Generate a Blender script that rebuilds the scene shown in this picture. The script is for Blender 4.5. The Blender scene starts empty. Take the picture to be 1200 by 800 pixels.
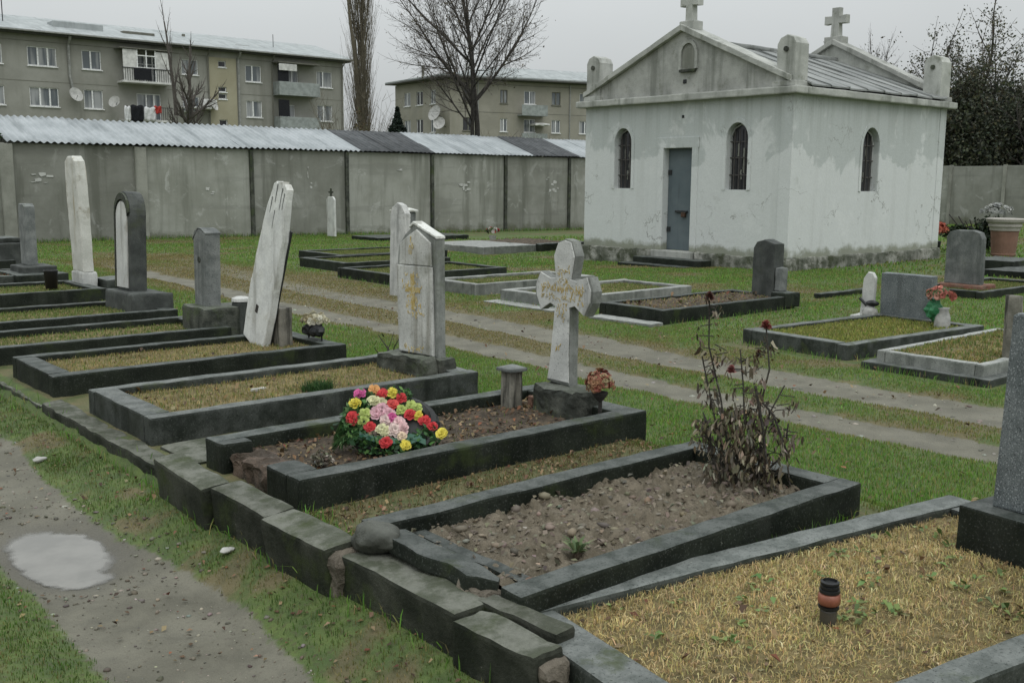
import bpy, bmesh, math, random
import numpy as np
from mathutils import Vector, Matrix, noise

random.seed(7); RNG = np.random.default_rng(7)
S = bpy.context.scene
COL = S.collection
PI = math.pi
CAM_H = 1.65

# ------------------------------------------------------------------ objects
def link(o, parent=None):
    COL.objects.link(o)
    if parent is not None: o.parent = parent
    return o

def tag(o, label=None, cat=None, group=None, kind=None):
    if label: o["label"] = label
    if cat: o["category"] = cat
    if group: o["group"] = group
    if kind: o["kind"] = kind
    return o

def empty(name, loc, label, cat, group=None, yaw=0.0):
    o = bpy.data.objects.new(name, None); o.empty_display_size = .1
    o.location = loc; o.rotation_euler = (0, 0, yaw)
    link(o); return tag(o, label, cat, group)

def obj(name, bm, mat, parent=None, smooth=False, label=None):
    me = bpy.data.meshes.new(name)
    bmesh.ops.recalc_face_normals(bm, faces=bm.faces[:])
    bm.to_mesh(me); bm.free()
    if smooth: me.polygons.foreach_set("use_smooth", [True]*len(me.polygons))
    me.materials.append(mat)
    o = link(bpy.data.objects.new(name, me), parent)
    if label: o["label"] = label
    return o

def np_mesh(name, V, loops, starts, mat, parent=None, col=None, smooth=False):
    me = bpy.data.meshes.new(name)
    me.vertices.add(len(V)); me.vertices.foreach_set("co", np.asarray(V, np.float32).ravel())
    me.loops.add(len(loops)); me.loops.foreach_set("vertex_index", np.asarray(loops, np.int32))
    me.polygons.add(len(starts)); me.polygons.foreach_set("loop_start", np.asarray(starts, np.int32))
    me.update(calc_edges=True)
    if smooth: me.polygons.foreach_set("use_smooth", np.ones(len(starts), bool))
    if col is not None:
        a = me.color_attributes.new("Col", "FLOAT_COLOR", "POINT")
        c = np.ones((len(V), 4), np.float32); c[:, :3] = col
        a.data.foreach_set("color", c.ravel())
    me.materials.append(mat)
    return link(bpy.data.objects.new(name, me), parent)

def np_shuffle_quads(nq):
    pass

def merge(bm, tmp, mtx=None):
    if mtx is not None: tmp.transform(mtx)
    me = bpy.data.meshes.new("tmp"); tmp.to_mesh(me); tmp.free(); bm.from_mesh(me); bpy.data.meshes.remove(me)

def jitter(bm, amt, freq, off):
    o = Vector((off*3.17, off*1.3, off*7.7))
    for v in bm.verts:
        n = noise.noise_vector(v.co*freq+o)*amt + noise.noise_vector(v.co*freq*3.7+o)*amt*.45
        v.co += n

def cuts(bm, seg, lim=60):
    if not bm.verts: return
    for ax in range(3):
        lo = min(v.co[ax] for v in bm.verts); hi = max(v.co[ax] for v in bm.verts)
        n = min(lim, int((hi-lo)/seg))
        for i in range(1, n+1):
            c = Vector((0, 0, 0)); c[ax] = lo+(hi-lo)*i/(n+1)
            nrm = Vector((0, 0, 0)); nrm[ax] = 1
            bmesh.ops.bisect_plane(bm, geom=bm.verts[:]+bm.edges[:]+bm.faces[:], plane_co=c, plane_no=nrm)

def rbox(bm, lo, hi, bevel=.01, seg=0, jit=0, freq=6, mtx=None, off=None, bs=2):
    t = bmesh.new(); bmesh.ops.create_cube(t, size=1)
    lo = Vector(lo); hi = Vector(hi); c = (lo+hi)/2; s = hi-lo
    for v in t.verts: v.co = Vector((c[i]+v.co[i]*s[i] for i in range(3)))
    if bevel: bmesh.ops.bevel(t, geom=t.edges[:], offset=min(bevel, min(s)*.45), segments=bs, affect='EDGES', profile=.6)
    if seg: cuts(t, seg)
    if jit: jitter(t, jit, freq, random.random()*50 if off is None else off)
    merge(bm, t, mtx)

def BOX(lo, hi, **k):
    bm = bmesh.new(); rbox(bm, lo, hi, **k); return bm

def prism(bm, pts, a0, a1, axis='x', bevel=0, seg=0, jit=0, freq=6, mtx=None):
    """outline pts in the plane across axis, extruded from a0 to a1"""
    t = bmesh.new()
    def P(a, p):
        return {'x': (a, p[0], p[1]), 'y': (p[0], a, p[1]), 'z': (p[0], p[1], a)}[axis]
    A = [t.verts.new(P(a0, p)) for p in pts]; B = [t.verts.new(P(a1, p)) for p in pts]
    n = len(pts)
    fa = t.faces.new(A); fb = t.faces.new(B[::-1])
    rim = []
    for i in range(n):
        t.faces.new((A[i], B[i], B[(i+1) % n], A[(i+1) % n]))
    bmesh.ops.recalc_face_normals(t, faces=t.faces[:])
    if bevel:
        E = [e for e in t.edges if any(f in (fa, fb) for f in e.link_faces)]
        bmesh.ops.bevel(t, geom=E, offset=bevel, segments=2, affect='EDGES', profile=.6)
    if seg: 
        bmesh.ops.triangulate(t, faces=[f for f in t.faces if len(f.verts) > 4])
        cuts(t, seg)
    if jit: jitter(t, jit, freq, random.random()*50)
    merge(bm, t, mtx)

def PRISM(*a, **k):
    bm = bmesh.new(); prism(bm, *a, **k); return bm

def lathe(bm, prof, n=20, c=(0, 0, 0), cap=True):
    rings = []
    for r, z in prof:
        rings.append([bm.verts.new((c[0]+r*math.cos(2*PI*i/n), c[1]+r*math.sin(2*PI*i/n), c[2]+z)) for i in range(n)])
    for a, b in zip(rings, rings[1:]):
        for i in range(n): bm.faces.new((a[i], a[(i+1) % n], b[(i+1) % n], b[i]))
    if cap:
        bm.faces.new(rings[0][::-1]); bm.faces.new(rings[-1])
    return bm

def tube(bm, pts, radii, n=5, cap=True):
    pts = [Vector(p) for p in pts]
    if not hasattr(radii, '__len__'): radii = [radii]*len(pts)
    rings = []
    up = Vector((.31, .17, .93))
    for i, p in enumerate(pts):
        d = (pts[min(i+1, len(pts)-1)]-pts[max(i-1, 0)])
        if d.length < 1e-9: d = Vector((0, 0, 1))
        d.normalize()
        a = d.cross(up)
        if a.length < .1: a = d.cross(Vector((1, 0, 0)))
        a.normalize(); b = d.cross(a)
        rings.append([bm.verts.new(p+(a*math.cos(2*PI*k/n)+b*math.sin(2*PI*k/n))*radii[i]) for k in range(n)])
    for A, B in zip(rings, rings[1:]):
        for k in range(n): bm.faces.new((A[k], A[(k+1) % n], B[(k+1) % n], B[k]))
    if cap and n > 2:
        bm.faces.new(rings[0][::-1]); bm.faces.new(rings[-1])

def blob(bm, c, r, sub=2, amt=.25, freq=1.6, sq=(1, 1, 1), off=0, flat=None):
    t = bmesh.new(); bmesh.ops.create_icosphere(t, subdivisions=sub, radius=1)
    o = Vector((off*1.7, off*.9, off*2.3))
    for v in t.verts:
        k = 1+amt*noise.noise(v.co*freq+o)+amt*.4*noise.noise(v.co*freq*3+o)
        v.co = Vector((v.co.x*sq[0]*k*r+c[0], v.co.y*sq[1]*k*r+c[1], v.co.z*sq[2]*k*r+c[2]))
        if flat is not None and v.co.z < flat: v.co.z = flat
    merge(bm, t)

# ------------------------------------------------------------------ materials
class NT:
    def __init__(s, name):
        s.m = bpy.data.materials.new(name); s.m.use_nodes = True
        s.t = s.m.node_tree; s.t.nodes.clear()
        s.out = s.t.nodes.new("ShaderNodeOutputMaterial")
        s.b = s.t.nodes.new("ShaderNodeBsdfPrincipled")
        s.t.links.new(s.b.outputs[0], s.out.inputs[0])
        s.g = s.t.nodes.new("ShaderNodeNewGeometry")
        s.pos = s.g.outputs["Position"]
    def put(s, sock, v):
        if hasattr(v, "is_linked") or hasattr(v, "links"): s.t.links.new(v, sock)
        elif isinstance(v, tuple) and len(v) == 3 and sock.type == 'RGBA': sock.default_value = (*v, 1)
        else: sock.default_value = v
    def noise(s, scale, detail=4, rough=.55, co=None, dist=0):
        n = s.t.nodes.new("ShaderNodeTexNoise"); s.put(n.inputs["Vector"], co or s.pos)
        n.inputs["Scale"].default_value = scale; n.inputs["Detail"].default_value = detail
        n.inputs["Roughness"].default_value = rough; n.inputs["Distortion"].default_value = dist
        return n.outputs["Fac"]
    def vor(s, scale, feature='F1', out="Distance", co=None):
        n = s.t.nodes.new("ShaderNodeTexVoronoi"); s.put(n.inputs["Vector"], co or s.pos)
        n.feature = feature; n.inputs["Scale"].default_value = scale
        return n.outputs[out]
    def scaled(s, v, co=None):
        n = s.t.nodes.new("ShaderNodeMapping"); s.put(n.inputs["Vector"], co or s.pos)
        n.inputs["Scale"].default_value = v; return n.outputs[0]
    def ramp(s, f, a, b, ca=0., cb=1.):
        n = s.t.nodes.new("ShaderNodeMapRange"); n.interpolation_type = 'SMOOTHSTEP'
        s.put(n.inputs[0], f)
        for i, v in enumerate((a, b, ca, cb)): n.inputs[1+i].default_value = v
        return n.outputs[0]
    def math(s, op, a, b=0.0, clamp=False):
        n = s.t.nodes.new("ShaderNodeMath"); n.operation = op; n.use_clamp = clamp
        s.put(n.inputs[0], a); s.put(n.inputs[1], b); return n.outputs[0]
    def mix(s, f, a, b, mode='MIX'):
        n = s.t.nodes.new("ShaderNodeMix"); n.data_type = 'RGBA'; n.blend_type = mode
        s.put(n.inputs[0], f); s.put(n.inputs[6], a); s.put(n.inputs[7], b); return n.outputs[2]
    def attr(s, name, out="Fac"):
        n = s.t.nodes.new("ShaderNodeAttribute"); n.attribute_name = name; return n.outputs[out]
    def sep(s, v):
        n = s.t.nodes.new("ShaderNodeSeparateXYZ"); s.put(n.inputs[0], v); return n.outputs
    def bump(s, h, strength=.4, dist=.01):
        n = s.t.nodes.new("ShaderNodeBump"); n.inputs["Strength"].default_value = strength
        n.inputs["Distance"].default_value = dist; s.put(n.inputs["Height"], h)
        s.t.links.new(n.outputs[0], s.b.inputs["Normal"])
    def fin(s, c, rough=.8, spec=.5, metal=0):
        s.put(s.b.inputs["Base Color"], c); s.put(s.b.inputs["Roughness"], rough)
        s.b.inputs["Specular IOR Level"].default_value = spec; s.b.inputs["Metallic"].default_value = metal
        return s.m

def stone(name, c1, c2, scale=5, speck=None, streak=None, top=None, moss=None, spots=None, rough=.75, bump=.35, bd=.006, spec=.4):
    """weathered mineral surface: two tones, then speckle, rain streaks, lighter upward faces, moss and lichen spots"""
    t = NT(name)
    c = t.mix(t.ramp(t.noise(scale, 8, .6), .35, .66), c1, c2)
    if streak:
        col, amt, f = streak
        n = t.noise(1.0, 5, .6, co=t.scaled((f, f, f*.09)))
        c = t.mix(t.math('MULTIPLY', t.ramp(n, .5, .68), amt), c, col)
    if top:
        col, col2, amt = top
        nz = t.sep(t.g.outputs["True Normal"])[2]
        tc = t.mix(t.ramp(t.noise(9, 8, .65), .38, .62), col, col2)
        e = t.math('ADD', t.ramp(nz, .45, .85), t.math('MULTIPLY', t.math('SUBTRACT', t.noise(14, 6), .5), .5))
        c = t.mix(t.math('MULTIPLY', t.ramp(e, .3, .7), amt), c, tc)  # upward faces take the lighter top colours, picked by face normal
    if speck:
        for col, sc, lo, hi, amt in speck:
            c = t.mix(t.math('MULTIPLY', t.ramp(t.noise(sc, 2, .7), lo, hi), amt), c, col)
    if moss:
        col, lo, hi, amt = moss
        c = t.mix(t.math('MULTIPLY', t.ramp(t.noise(3.3, 8, .68), lo, hi), amt), c, col)
    if spots:
        col, sc, lo, hi, amt = spots
        c = t.mix(t.math('MULTIPLY', t.ramp(t.noise(sc, 6, .7, dist=.6), lo, hi), amt), c, col)
    c = t.mix(.5, c, t.mix(t.noise(60, 4, .7), (.35, .35, .35), (1.55, 1.55, 1.55)), 'MULTIPLY')
    oi = t.t.nodes.new("ShaderNodeObjectInfo")
    c = t.mix(1.0, c, t.mix(oi.outputs["Random"], (.86, .85, .84), (1.16, 1.16, 1.14)), 'MULTIPLY')
    h = t.math('ADD', t.noise(55, 6, .7), t.math('MULTIPLY', t.noise(11, 5), 1.3))
    t.bump(h, bump, bd)
    r = t.ramp(t.noise(7, 5), .3, .7, max(.05, rough-.13), min(1, rough+.13))
    return t.fin(c, r, spec)

MAT = {}
def build_mats():
    M = MAT
    sp_l = ((.14, .15, .14), 120, .58, .70, .38); sp_d = ((.008, .010, .009), 105, .56, .70, .7)
    M['kerb_dark'] = stone("terrazzo_near_black", (.008, .011, .008), (.020, .025, .018), 4, streak=((.032, .036, .030), .55, 6),
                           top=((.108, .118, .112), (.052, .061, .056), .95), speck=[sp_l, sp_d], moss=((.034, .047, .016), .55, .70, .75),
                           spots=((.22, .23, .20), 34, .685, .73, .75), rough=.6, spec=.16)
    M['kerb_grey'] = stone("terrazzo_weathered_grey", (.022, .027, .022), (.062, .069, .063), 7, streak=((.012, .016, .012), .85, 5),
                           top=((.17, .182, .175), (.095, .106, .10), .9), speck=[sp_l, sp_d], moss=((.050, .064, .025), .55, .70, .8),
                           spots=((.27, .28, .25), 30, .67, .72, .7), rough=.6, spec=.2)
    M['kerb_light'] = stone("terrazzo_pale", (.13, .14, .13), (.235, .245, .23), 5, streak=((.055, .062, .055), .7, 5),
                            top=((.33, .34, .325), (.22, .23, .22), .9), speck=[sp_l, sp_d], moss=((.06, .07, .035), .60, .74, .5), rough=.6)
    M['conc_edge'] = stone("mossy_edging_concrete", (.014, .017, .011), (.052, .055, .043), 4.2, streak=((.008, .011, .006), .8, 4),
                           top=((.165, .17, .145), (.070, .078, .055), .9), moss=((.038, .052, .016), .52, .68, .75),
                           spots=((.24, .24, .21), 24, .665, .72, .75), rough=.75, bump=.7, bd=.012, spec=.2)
    M['conc_break'] = stone("broken_concrete", (.10, .085, .065), (.19, .165, .13), 9, moss=((.04, .05, .02), .55, .7, .7), rough=.85, bump=.9, bd=.02)
    M['brick_break'] = stone("brick_red_rubble", (.20, .085, .06), (.22, .15, .11), 8, moss=((.05, .05, .03), .52, .68, .8), rough=.85, bump=.9, bd=.02)
    M['rubble'] = stone("earthy_rubble", (.055, .042, .030), (.14, .10, .075), 9, moss=((.17, .075, .055), .55, .66, .8), spots=((.24, .22, .19), 30, .62, .68, .7), rough=.9, bump=1, bd=.02)
    M['white_stone'] = stone("whitewashed_concrete", (.47, .48, .46), (.60, .61, .585), 4, streak=((.25, .245, .21), .8, 9),
                             speck=[((.16, .16, .14), 70, .56, .70, .55)], moss=((.19, .195, .155), .52, .70, .7), rough=.85, bump=.4)
    M['white_ochre'] = stone("white_paint_ochre_stain", (.44, .445, .41), (.55, .55, .52), 4, streak=((.26, .21, .12), .95, 7),
                             moss=((.22, .20, .14), .56, .7, .7), rough=.85, bump=.4)
    M['white_black'] = stone("white_paint_black_stain", (.48, .49, .475), (.62, .63, .61), 5, streak=((.14, .145, .14), .5, 8),
                             speck=[((.07, .075, .07), 60, .56, .70, .55)], moss=((.14, .15, .12), .55, .7, .6), rough=.85, bump=.5)
    M['white_clean'] = stone("white_painted_board", (.50, .51, .50), (.60, .61, .59), 5, streak=((.30, .30, .28), .8, 11),
                             moss=((.30, .285, .24), .54, .70, .65), rough=.8, bump=.3)
    M['grey_stone'] = stone("grey_cast_stone", (.10, .11, .108), (.19, .20, .195), 5, streak=((.06, .07, .065), .7, 8),
                            speck=[sp_l, sp_d], moss=((.08, .09, .06), .58, .72, .5), rough=.75)
    M['dark_stone'] = stone("dark_cast_stone", (.030, .034, .032), (.068, .075, .070), 5, streak=((.025, .03, .026), .7, 8),
                            speck=[sp_l], moss=((.06, .07, .04), .57, .72, .6), rough=.7)
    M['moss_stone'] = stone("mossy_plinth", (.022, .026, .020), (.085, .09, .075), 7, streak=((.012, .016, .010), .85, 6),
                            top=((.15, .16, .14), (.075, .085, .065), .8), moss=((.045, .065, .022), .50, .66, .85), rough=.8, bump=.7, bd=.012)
    M['granite'] = stone("blue_grey_granite", (.10, .118, .122), (.155, .175, .18), 6, speck=[((.40, .43, .45), 150, .55, .66, .8), ((.02, .025, .03), 170, .56, .66, .85)],
                         streak=((.05, .06, .06), .55, 7), rough=.55, bump=.15)
    M['side_grey'] = stone("lichen_grey_stone_side", (.15, .158, .148), (.25, .26, .245), 7, streak=((.07, .078, .068), .7, 8), speck=[((.06, .065, .06), 60, .54, .68, .5)], moss=((.10, .115, .08), .55, .7, .6), rough=.85, bump=.5)
    M['gold'] = stone("faded_yellow_paint", (.42, .31, .10), (.50, .41, .20), 30, speck=[((.46, .46, .42), 60, .52, .64, .9)], rough=.8, bump=.1)
    M['chapel'] = chapel_mat()
    M['chapel_trim'] = stone("weathered_trim_plaster", (.30, .31, .29), (.42, .43, .405), 2.5, streak=((.15, .16, .14), .7, 3), moss=((.13, .14, .10), .55, .7, .6), rough=.9, bump=.4)
    M['chapel_plinth'] = stone("crumbling_stone_plinth", (.09, .10, .075), (.34, .34, .31), 3.0, streak=((.05, .06, .04), .6, 2), moss=((.05, .06, .03), .48, .62, .85), rough=.9, bump=.9, bd=.03)
    M['wall'] = wall_mat()
    M['post'] = stone("concrete_post", (.19, .195, .17), (.26, .265, .235), 2, streak=((.12, .125, .105), .7, 3), rough=.9)
    M['patch'] = stone("white_paint_patch", (.42, .43, .41), (.52, .53, .51), 3, moss=((.25, .25, .22), .52, .64, .9), rough=.9)
    M['sheet_light'] = sheet_mat("pale_fibre_cement_sheet", (.27, .295, .305), (.355, .38, .392), (.16, .18, .186))
    M['sheet_dark'] = sheet_mat("tarred_dark_sheet", (.030, .034, .037), (.055, .06, .064), (.02, .022, .024))
    M['chapel_roof'] = sheet_mat("grey_sheet_metal_roof", (.17, .18, .175), (.26, .27, .26), (.09, .095, .088))
    M['render_a'] = stone("olive_grey_render", (.25, .252, .225), (.305, .307, .278), .6, streak=((.17, .17, .145), .5, .8), rough=.95, bump=.2)
    M['render_stair'] = stone("yellowed_stair_render", (.30, .28, .20), (.34, .32, .235), .8, rough=.95, bump=.2)
    M['render_b'] = stone("ochre_grey_render", (.25, .243, .205), (.31, .30, .255), .5, streak=((.24, .23, .18), .5, .8), rough=.95, bump=.2)
    M['seam'] = stone("panel_seam", (.12, .12, .10), (.16, .16, .135), 2, rough=.95)
    M['roof_pale'] = sheet_mat("pale_metal_flat_roof", (.27, .295, .295), (.35, .375, .375), (.19, .205, .205))
    M['eave'] = plain("dark_eave_board", (.09, .09, .085), .9)  # dark tone for the eave boards of both blocks
    M['frame_white'] = plain("white_window_frame", (.72, .73, .72), .5, 12)
    M['frame_old'] = plain("old_flaking_white_frame", (.34, .35, .34), .8, 12)
    M['glass'] = glass_mat("curtained_window_glass", (.10, .115, .125), (.30, .31, .31))
    M['glass_dark'] = glass_mat("dark_window_glass", (.012, .014, .016), (.03, .03, .033))
    M['balc_white'] = plain("white_painted_balcony_panel", (.55, .55, .53), .8, 3)
    M['balc_grey'] = plain("grey_balcony_panel", (.26, .285, .275), .8, 3)
    M['grille'] = plain("weathered_iron_grille", (.075, .07, .065), .75, 20)
    M['dark_metal'] = plain("dark_iron", (.022, .024, .025), .6, 20)
    M['pipe'] = plain("zinc_drainpipe", (.26, .265, .25), .6, 5)
    M['door'] = door_mat()
    M['rust'] = stone("rusted_iron", (.05, .03, .02), (.10, .05, .03), 20, rough=.8)
    M['bark'] = stone("grey_brown_bark", (.055, .05, .042), (.09, .083, .07), 6, rough=.95, bump=.8, bd=.03)
    M['bark_dark'] = stone("dark_wet_bark", (.030, .028, .025), (.055, .05, .044), 6, rough=.95, bump=.8, bd=.03)
    M['twig'] = plain("winter_twigs", (.085, .075, .066), .95, 6)
    M['twig_poplar'] = plain("poplar_twigs", (.12, .105, .075), .95, 6)
    M['blade'] = blade_mat("grass_blades", .35)
    M['leaf'] = blade_mat("tree_leaves", .25)
    M['deadleaf'] = blade_mat("dead_leaves", .1)
    M['petal'] = blade_mat("artificial_petals", .25)
    M['gravel'] = blade_mat("gravel_stones", 0)
    M['soil'] = soil_mat("ploughed_brown_soil", (.125, .106, .074), (.215, .183, .136))
    M['soil_dark'] = soil_mat("dark_leafy_soil", (.045, .036, .026), (.12, .092, .064))
    M['soil_grass'] = soil_mat("dry_turf_floor", (.12, .10, .045), (.25, .20, .095))
    M['ground'] = ground_mat()
    M['water'] = water_mat()
    M['rock'] = stone("wet_dark_boulder", (.035, .038, .030), (.085, .09, .075), 6, moss=((.05, .055, .03), .5, .68, .7), rough=.6, bump=.6, bd=.012)
    M['pebble_white'] = stone("pale_stone", (.38, .38, .36), (.50, .50, .47), 9, rough=.7)
    M['wood_grey'] = stone("weathered_grey_wood", (.13, .125, .105), (.21, .20, .17), 10, streak=((.03, .03, .025), .95, 22), rough=.9, bump=.7)
    M['black_plastic'] = plain("black_plastic", (.010, .011, .012), .45, 10)
    M['foil'] = plain("crumpled_dark_wrap", (.02, .022, .02), .35, 20)
    M['terracotta'] = stone("terracotta_urn", (.15, .085, .062), (.20, .115, .085), 3, streak=((.14, .075, .055), .6, 5), rough=.85)
    M['urn_rim'] = stone("urn_pale_rim", (.30, .285, .26), (.38, .36, .33), 4, rough=.85)
    M['candle_red'] = plain("faded_red_candle_plastic", (.25, .09, .055), .35, 14)
    M['candle_clear'] = plain("smoky_candle_glass", (.06, .055, .045), .2, 14)
    M['cloth_black'] = plain("black_cloth", (.008, .009, .012), .9, 5)
    M['cloth_white'] = plain("white_cloth", (.66, .67, .68), .9, 5)
    M['cloth_red'] = plain("red_cloth", (.45, .05, .04), .9, 5)
    M['ribbon'] = plain("dark_green_ribbon", (.02, .085, .05), .4, 12)
    M['wreath_black'] = plain("plain_wreath_black", (.008, .009, .009), .5, 12)  # black of the ring body and of the shade oval in its hollow
    M['vase_white'] = plain("grey_white_vase", (.36, .36, .34), .6, 16)
    M['vase_green'] = plain("green_paper_wrap", (.03, .17, .07), .5, 16)
    M['ice'] = plain("dish_white", (.42, .42, .40), .6, 4)

def plain(name, c, rough=.7, sc=8):
    t = NT(name)
    d = tuple(x*.72 for x in c); l = tuple(min(.9, x*1.15) for x in c)
    col = t.mix(t.ramp(t.noise(sc, 6, .65), .3, .7), d, l)
    t.bump(t.noise(sc*6, 4), .15, .004)
    return t.fin(col, t.ramp(t.noise(sc*2, 4), .3, .7, max(.05, rough-.1), min(1, rough+.1)), .4)

def chapel_mat():
    t = NT("patched_chapel_plaster")
    xyz = t.sep(t.pos)
    n = t.noise(.62, 9, .62, dist=.5)
    up = t.ramp(xyz[2], 1.3, 3.1, -.17, .13)          # the upper wall keeps its older, greyer coat
    c = t.mix(t.ramp(t.math('ADD', n, up), .495, .535), (.58, .602, .592), (.445, .474, .462))
    c = t.mix(t.math('MULTIPLY', t.ramp(t.noise(1.1, 9, .66, dist=.5), .54, .64), .6), c, (.63, .648, .636))
    c = t.mix(t.math('MULTIPLY', t.ramp(t.noise(1.0, 6, .6, co=t.scaled((2.6, 2.6, .14))), .52, .72), .28), c, (.38, .395, .37))
    run = t.math('MULTIPLY', t.ramp(xyz[2], 2.1, 3.3), t.ramp(t.noise(1.0, 6, .65, co=t.scaled((5, 5, .12))), .46, .62))
    c = t.mix(t.math('MULTIPLY', run, .38), c, (.25, .265, .24))
    c = t.mix(t.math('MULTIPLY', t.ramp(t.noise(1.4, 8, .7), .60, .72), .35), c, (.31, .32, .29))
    low = t.math('ADD', t.ramp(xyz[2], .22, .62, .74, 0.), t.math('MULTIPLY', t.math('SUBTRACT', t.noise(2.6, 8, .7), .5), 1.2))
    c = t.mix(t.math('MULTIPLY', t.ramp(low, .34, .70), .75), c, (.15, .16, .095))
    c = t.mix(t.math('MULTIPLY', t.ramp(t.noise(24, 5, .7), .66, .72), .5), c, (.20, .20, .18))
    ck = t.math('ABSOLUTE', t.math('SUBTRACT', t.noise(.9, 10, .62, dist=.3), .5))
    c = t.mix(t.math('MULTIPLY', t.ramp(ck, .006, .001), t.ramp(t.noise(.7, 3), .48, .6)), c, (.22, .225, .205))
    c = t.mix(.35, c, t.mix(t.noise(30, 6, .7), (.5, .5, .5), (1.4, 1.4, 1.4)), 'MULTIPLY')
    t.bump(t.math('ADD', t.noise(3, 8, .65), t.math('MULTIPLY', t.noise(40, 5), .25)), .35, .03)
    return t.fin(c, .92, .3)

def wall_mat():
    t = NT("stained_panel_concrete")
    xyz = t.sep(t.pos)
    c = t.mix(t.ramp(t.noise(.8, 8, .62), .35, .65), (.205, .21, .182), (.285, .29, .262))
    c = t.mix(t.math('MULTIPLY', t.ramp(t.noise(1, 6, .6, co=t.scaled((2.4, 2.4, .2))), .48, .66), .7), c, (.13, .135, .112))
    band = t.noise(1, 5, .6, co=t.scaled((.35, .35, 3.2)))
    c = t.mix(t.math('MULTIPLY', t.ramp(band, .54, .64), .35), c, (.16, .162, .145))
    c = t.mix(t.math('MULTIPLY', t.ramp(t.noise(1.7, 8, .7, dist=.8), .56, .66), .6), c, (.37, .375, .352))
    c = t.mix(t.math('MULTIPLY', t.ramp(t.noise(9, 6, .7), .67, .72), .6), c, (.40, .40, .38))
    oi = t.t.nodes.new("ShaderNodeObjectInfo")
    c = t.mix(1.0, c, t.mix(oi.outputs["Random"], (.80, .80, .79), (1.18, 1.19, 1.18)), 'MULTIPLY')
    low = t.math('ADD', t.ramp(xyz[2], -.15, .55, .6, 0.), t.math('MULTIPLY', t.math('SUBTRACT', t.noise(2.2, 8, .7), .5), 1.2))
    c = t.mix(t.math('MULTIPLY', t.ramp(low, .3, .65), .75), c, (.085, .09, .055))
    t.bump(t.math('ADD', t.noise(2, 8, .65), t.math('MULTIPLY', t.noise(25, 5), .3)), .35, .03)
    return t.fin(c, .93, .3)

def sheet_mat(name, a, b, stain):
    t = NT(name)
    c = t.mix(t.ramp(t.noise(1.3, 8, .62), .35, .65), a, b)
    c = t.mix(t.math('MULTIPLY', t.ramp(t.noise(1, 6, .6, co=t.scaled((3, .45, .45))), .48, .70), .7), c, stain)
    c = t.mix(t.math('MULTIPLY', t.ramp(t.noise(6, 7, .7), .62, .7), .35), c, stain)
    t.bump(t.noise(12, 6), .2, .01)
    return t.fin(c, t.ramp(t.noise(4, 5), .3, .7, .5, .75), .4)

def glass_mat(name, a, b):
    t = NT(name)
    c = t.mix(t.ramp(t.noise(1, 4, .5, co=t.scaled((2.6, 2.6, .25))), .42, .62), a, b)
    return t.fin(c, t.ramp(t.noise(3, 3), .3, .7, .06, .2), .5)

def door_mat():
    t = NT("blue_grey_painted_steel")
    c = t.mix(t.ramp(t.noise(1.6, 7, .6), .3, .7), (.085, .112, .125), (.125, .153, .165))
    c = t.mix(t.math('MULTIPLY', t.ramp(t.noise(1, 5, .6, co=t.scaled((9, 9, .8))), .55, .7), .5), c, (.06, .07, .08))
    c = t.mix(t.math('MULTIPLY', t.ramp(t.noise(16, 6, .7), .66, .72), .7), c, (.10, .065, .045))
    t.bump(t.noise(5, 5), .15, .01)
    return t.fin(c, .5, .4)

def blade_mat(name, trans):
    t = NT(name)
    c = t.attr("Col", "Color")
    t.fin(c, .62, .3)
    if trans:
        tr = t.t.nodes.new("ShaderNodeBsdfTranslucent"); t.t.links.new(c, tr.inputs[0])
        mx = t.t.nodes.new("ShaderNodeMixShader"); mx.inputs[0].default_value = trans
        t.t.links.new(t.b.outputs[0], mx.inputs[1]); t.t.links.new(tr.outputs[0], mx.inputs[2])
        t.t.links.new(mx.outputs[0], t.out.inputs[0])
    return t.m

def soil_mat(name, a, b):
    t = NT(name)
    c = t.mix(t.ramp(t.noise(9, 9, .68), .35, .66), a, b)
    c = t.mix(t.math('MULTIPLY', t.ramp(t.noise(34, 6, .7), .58, .70), .7), c, tuple(x*1.5 for x in b))
    c = t.mix(t.math('MULTIPLY', t.ramp(t.noise(21, 6, .7), .56, .68), .7), c, tuple(x*.5 for x in a))
    t.bump(t.math('ADD', t.noise(60, 8, .72), t.noise(18, 6, .6)), .9, .02)
    return t.fin(c, .9, .3)

def ground_mat():
    t = NT("cemetery_ground")
    d = t.attr("dirt"); br = t.attr("brown"); we = t.attr("wet")
    n = t.noise(7, 9, .68); n2 = t.noise(38, 7, .7)
    g = t.mix(t.ramp(n, .35, .65), (.055, .088, .022), (.10, .14, .038))
    g = t.mix(t.math('MULTIPLY', t.ramp(n2, .5, .66), .6), g, (.075, .062, .035))
    b = t.mix(t.ramp(n, .35, .65), (.085, .078, .036), (.135, .115, .058))
    g = t.mix(t.ramp(t.math('ADD', br, t.math('MULTIPLY', t.math('SUBTRACT', n, .5), .9)), .3, .7), g, b)
    s = t.mix(t.ramp(t.noise(3.5, 9, .65), .32, .68), (.106, .101, .076), (.175, .167, .130))
    s = t.mix(t.math('MULTIPLY', t.ramp(n2, .56, .70), .7), s, (.10, .088, .07))
    s = t.mix(t.math('MULTIPLY', t.ramp(t.vor(60), .14, .09), .2), s, (.24, .225, .195))
    s = t.mix(t.math('MULTIPLY', we, .8), s, (.075, .068, .053))
    f = t.math('ADD', d, t.math('MULTIPLY', t.math('SUBTRACT', t.noise(11, 8, .7), .5), .9))
    c = t.mix(t.ramp(f, .40, .62), g, s)
    t.bump(t.math('ADD', n2, t.math('MULTIPLY', t.noise(90, 5), .6)), .7, .014)
    r = t.math('SUBTRACT', t.ramp(n, .3, .7, .72, .95), t.math('MULTIPLY', we, .42))
    return t.fin(c, r, .4)

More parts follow.
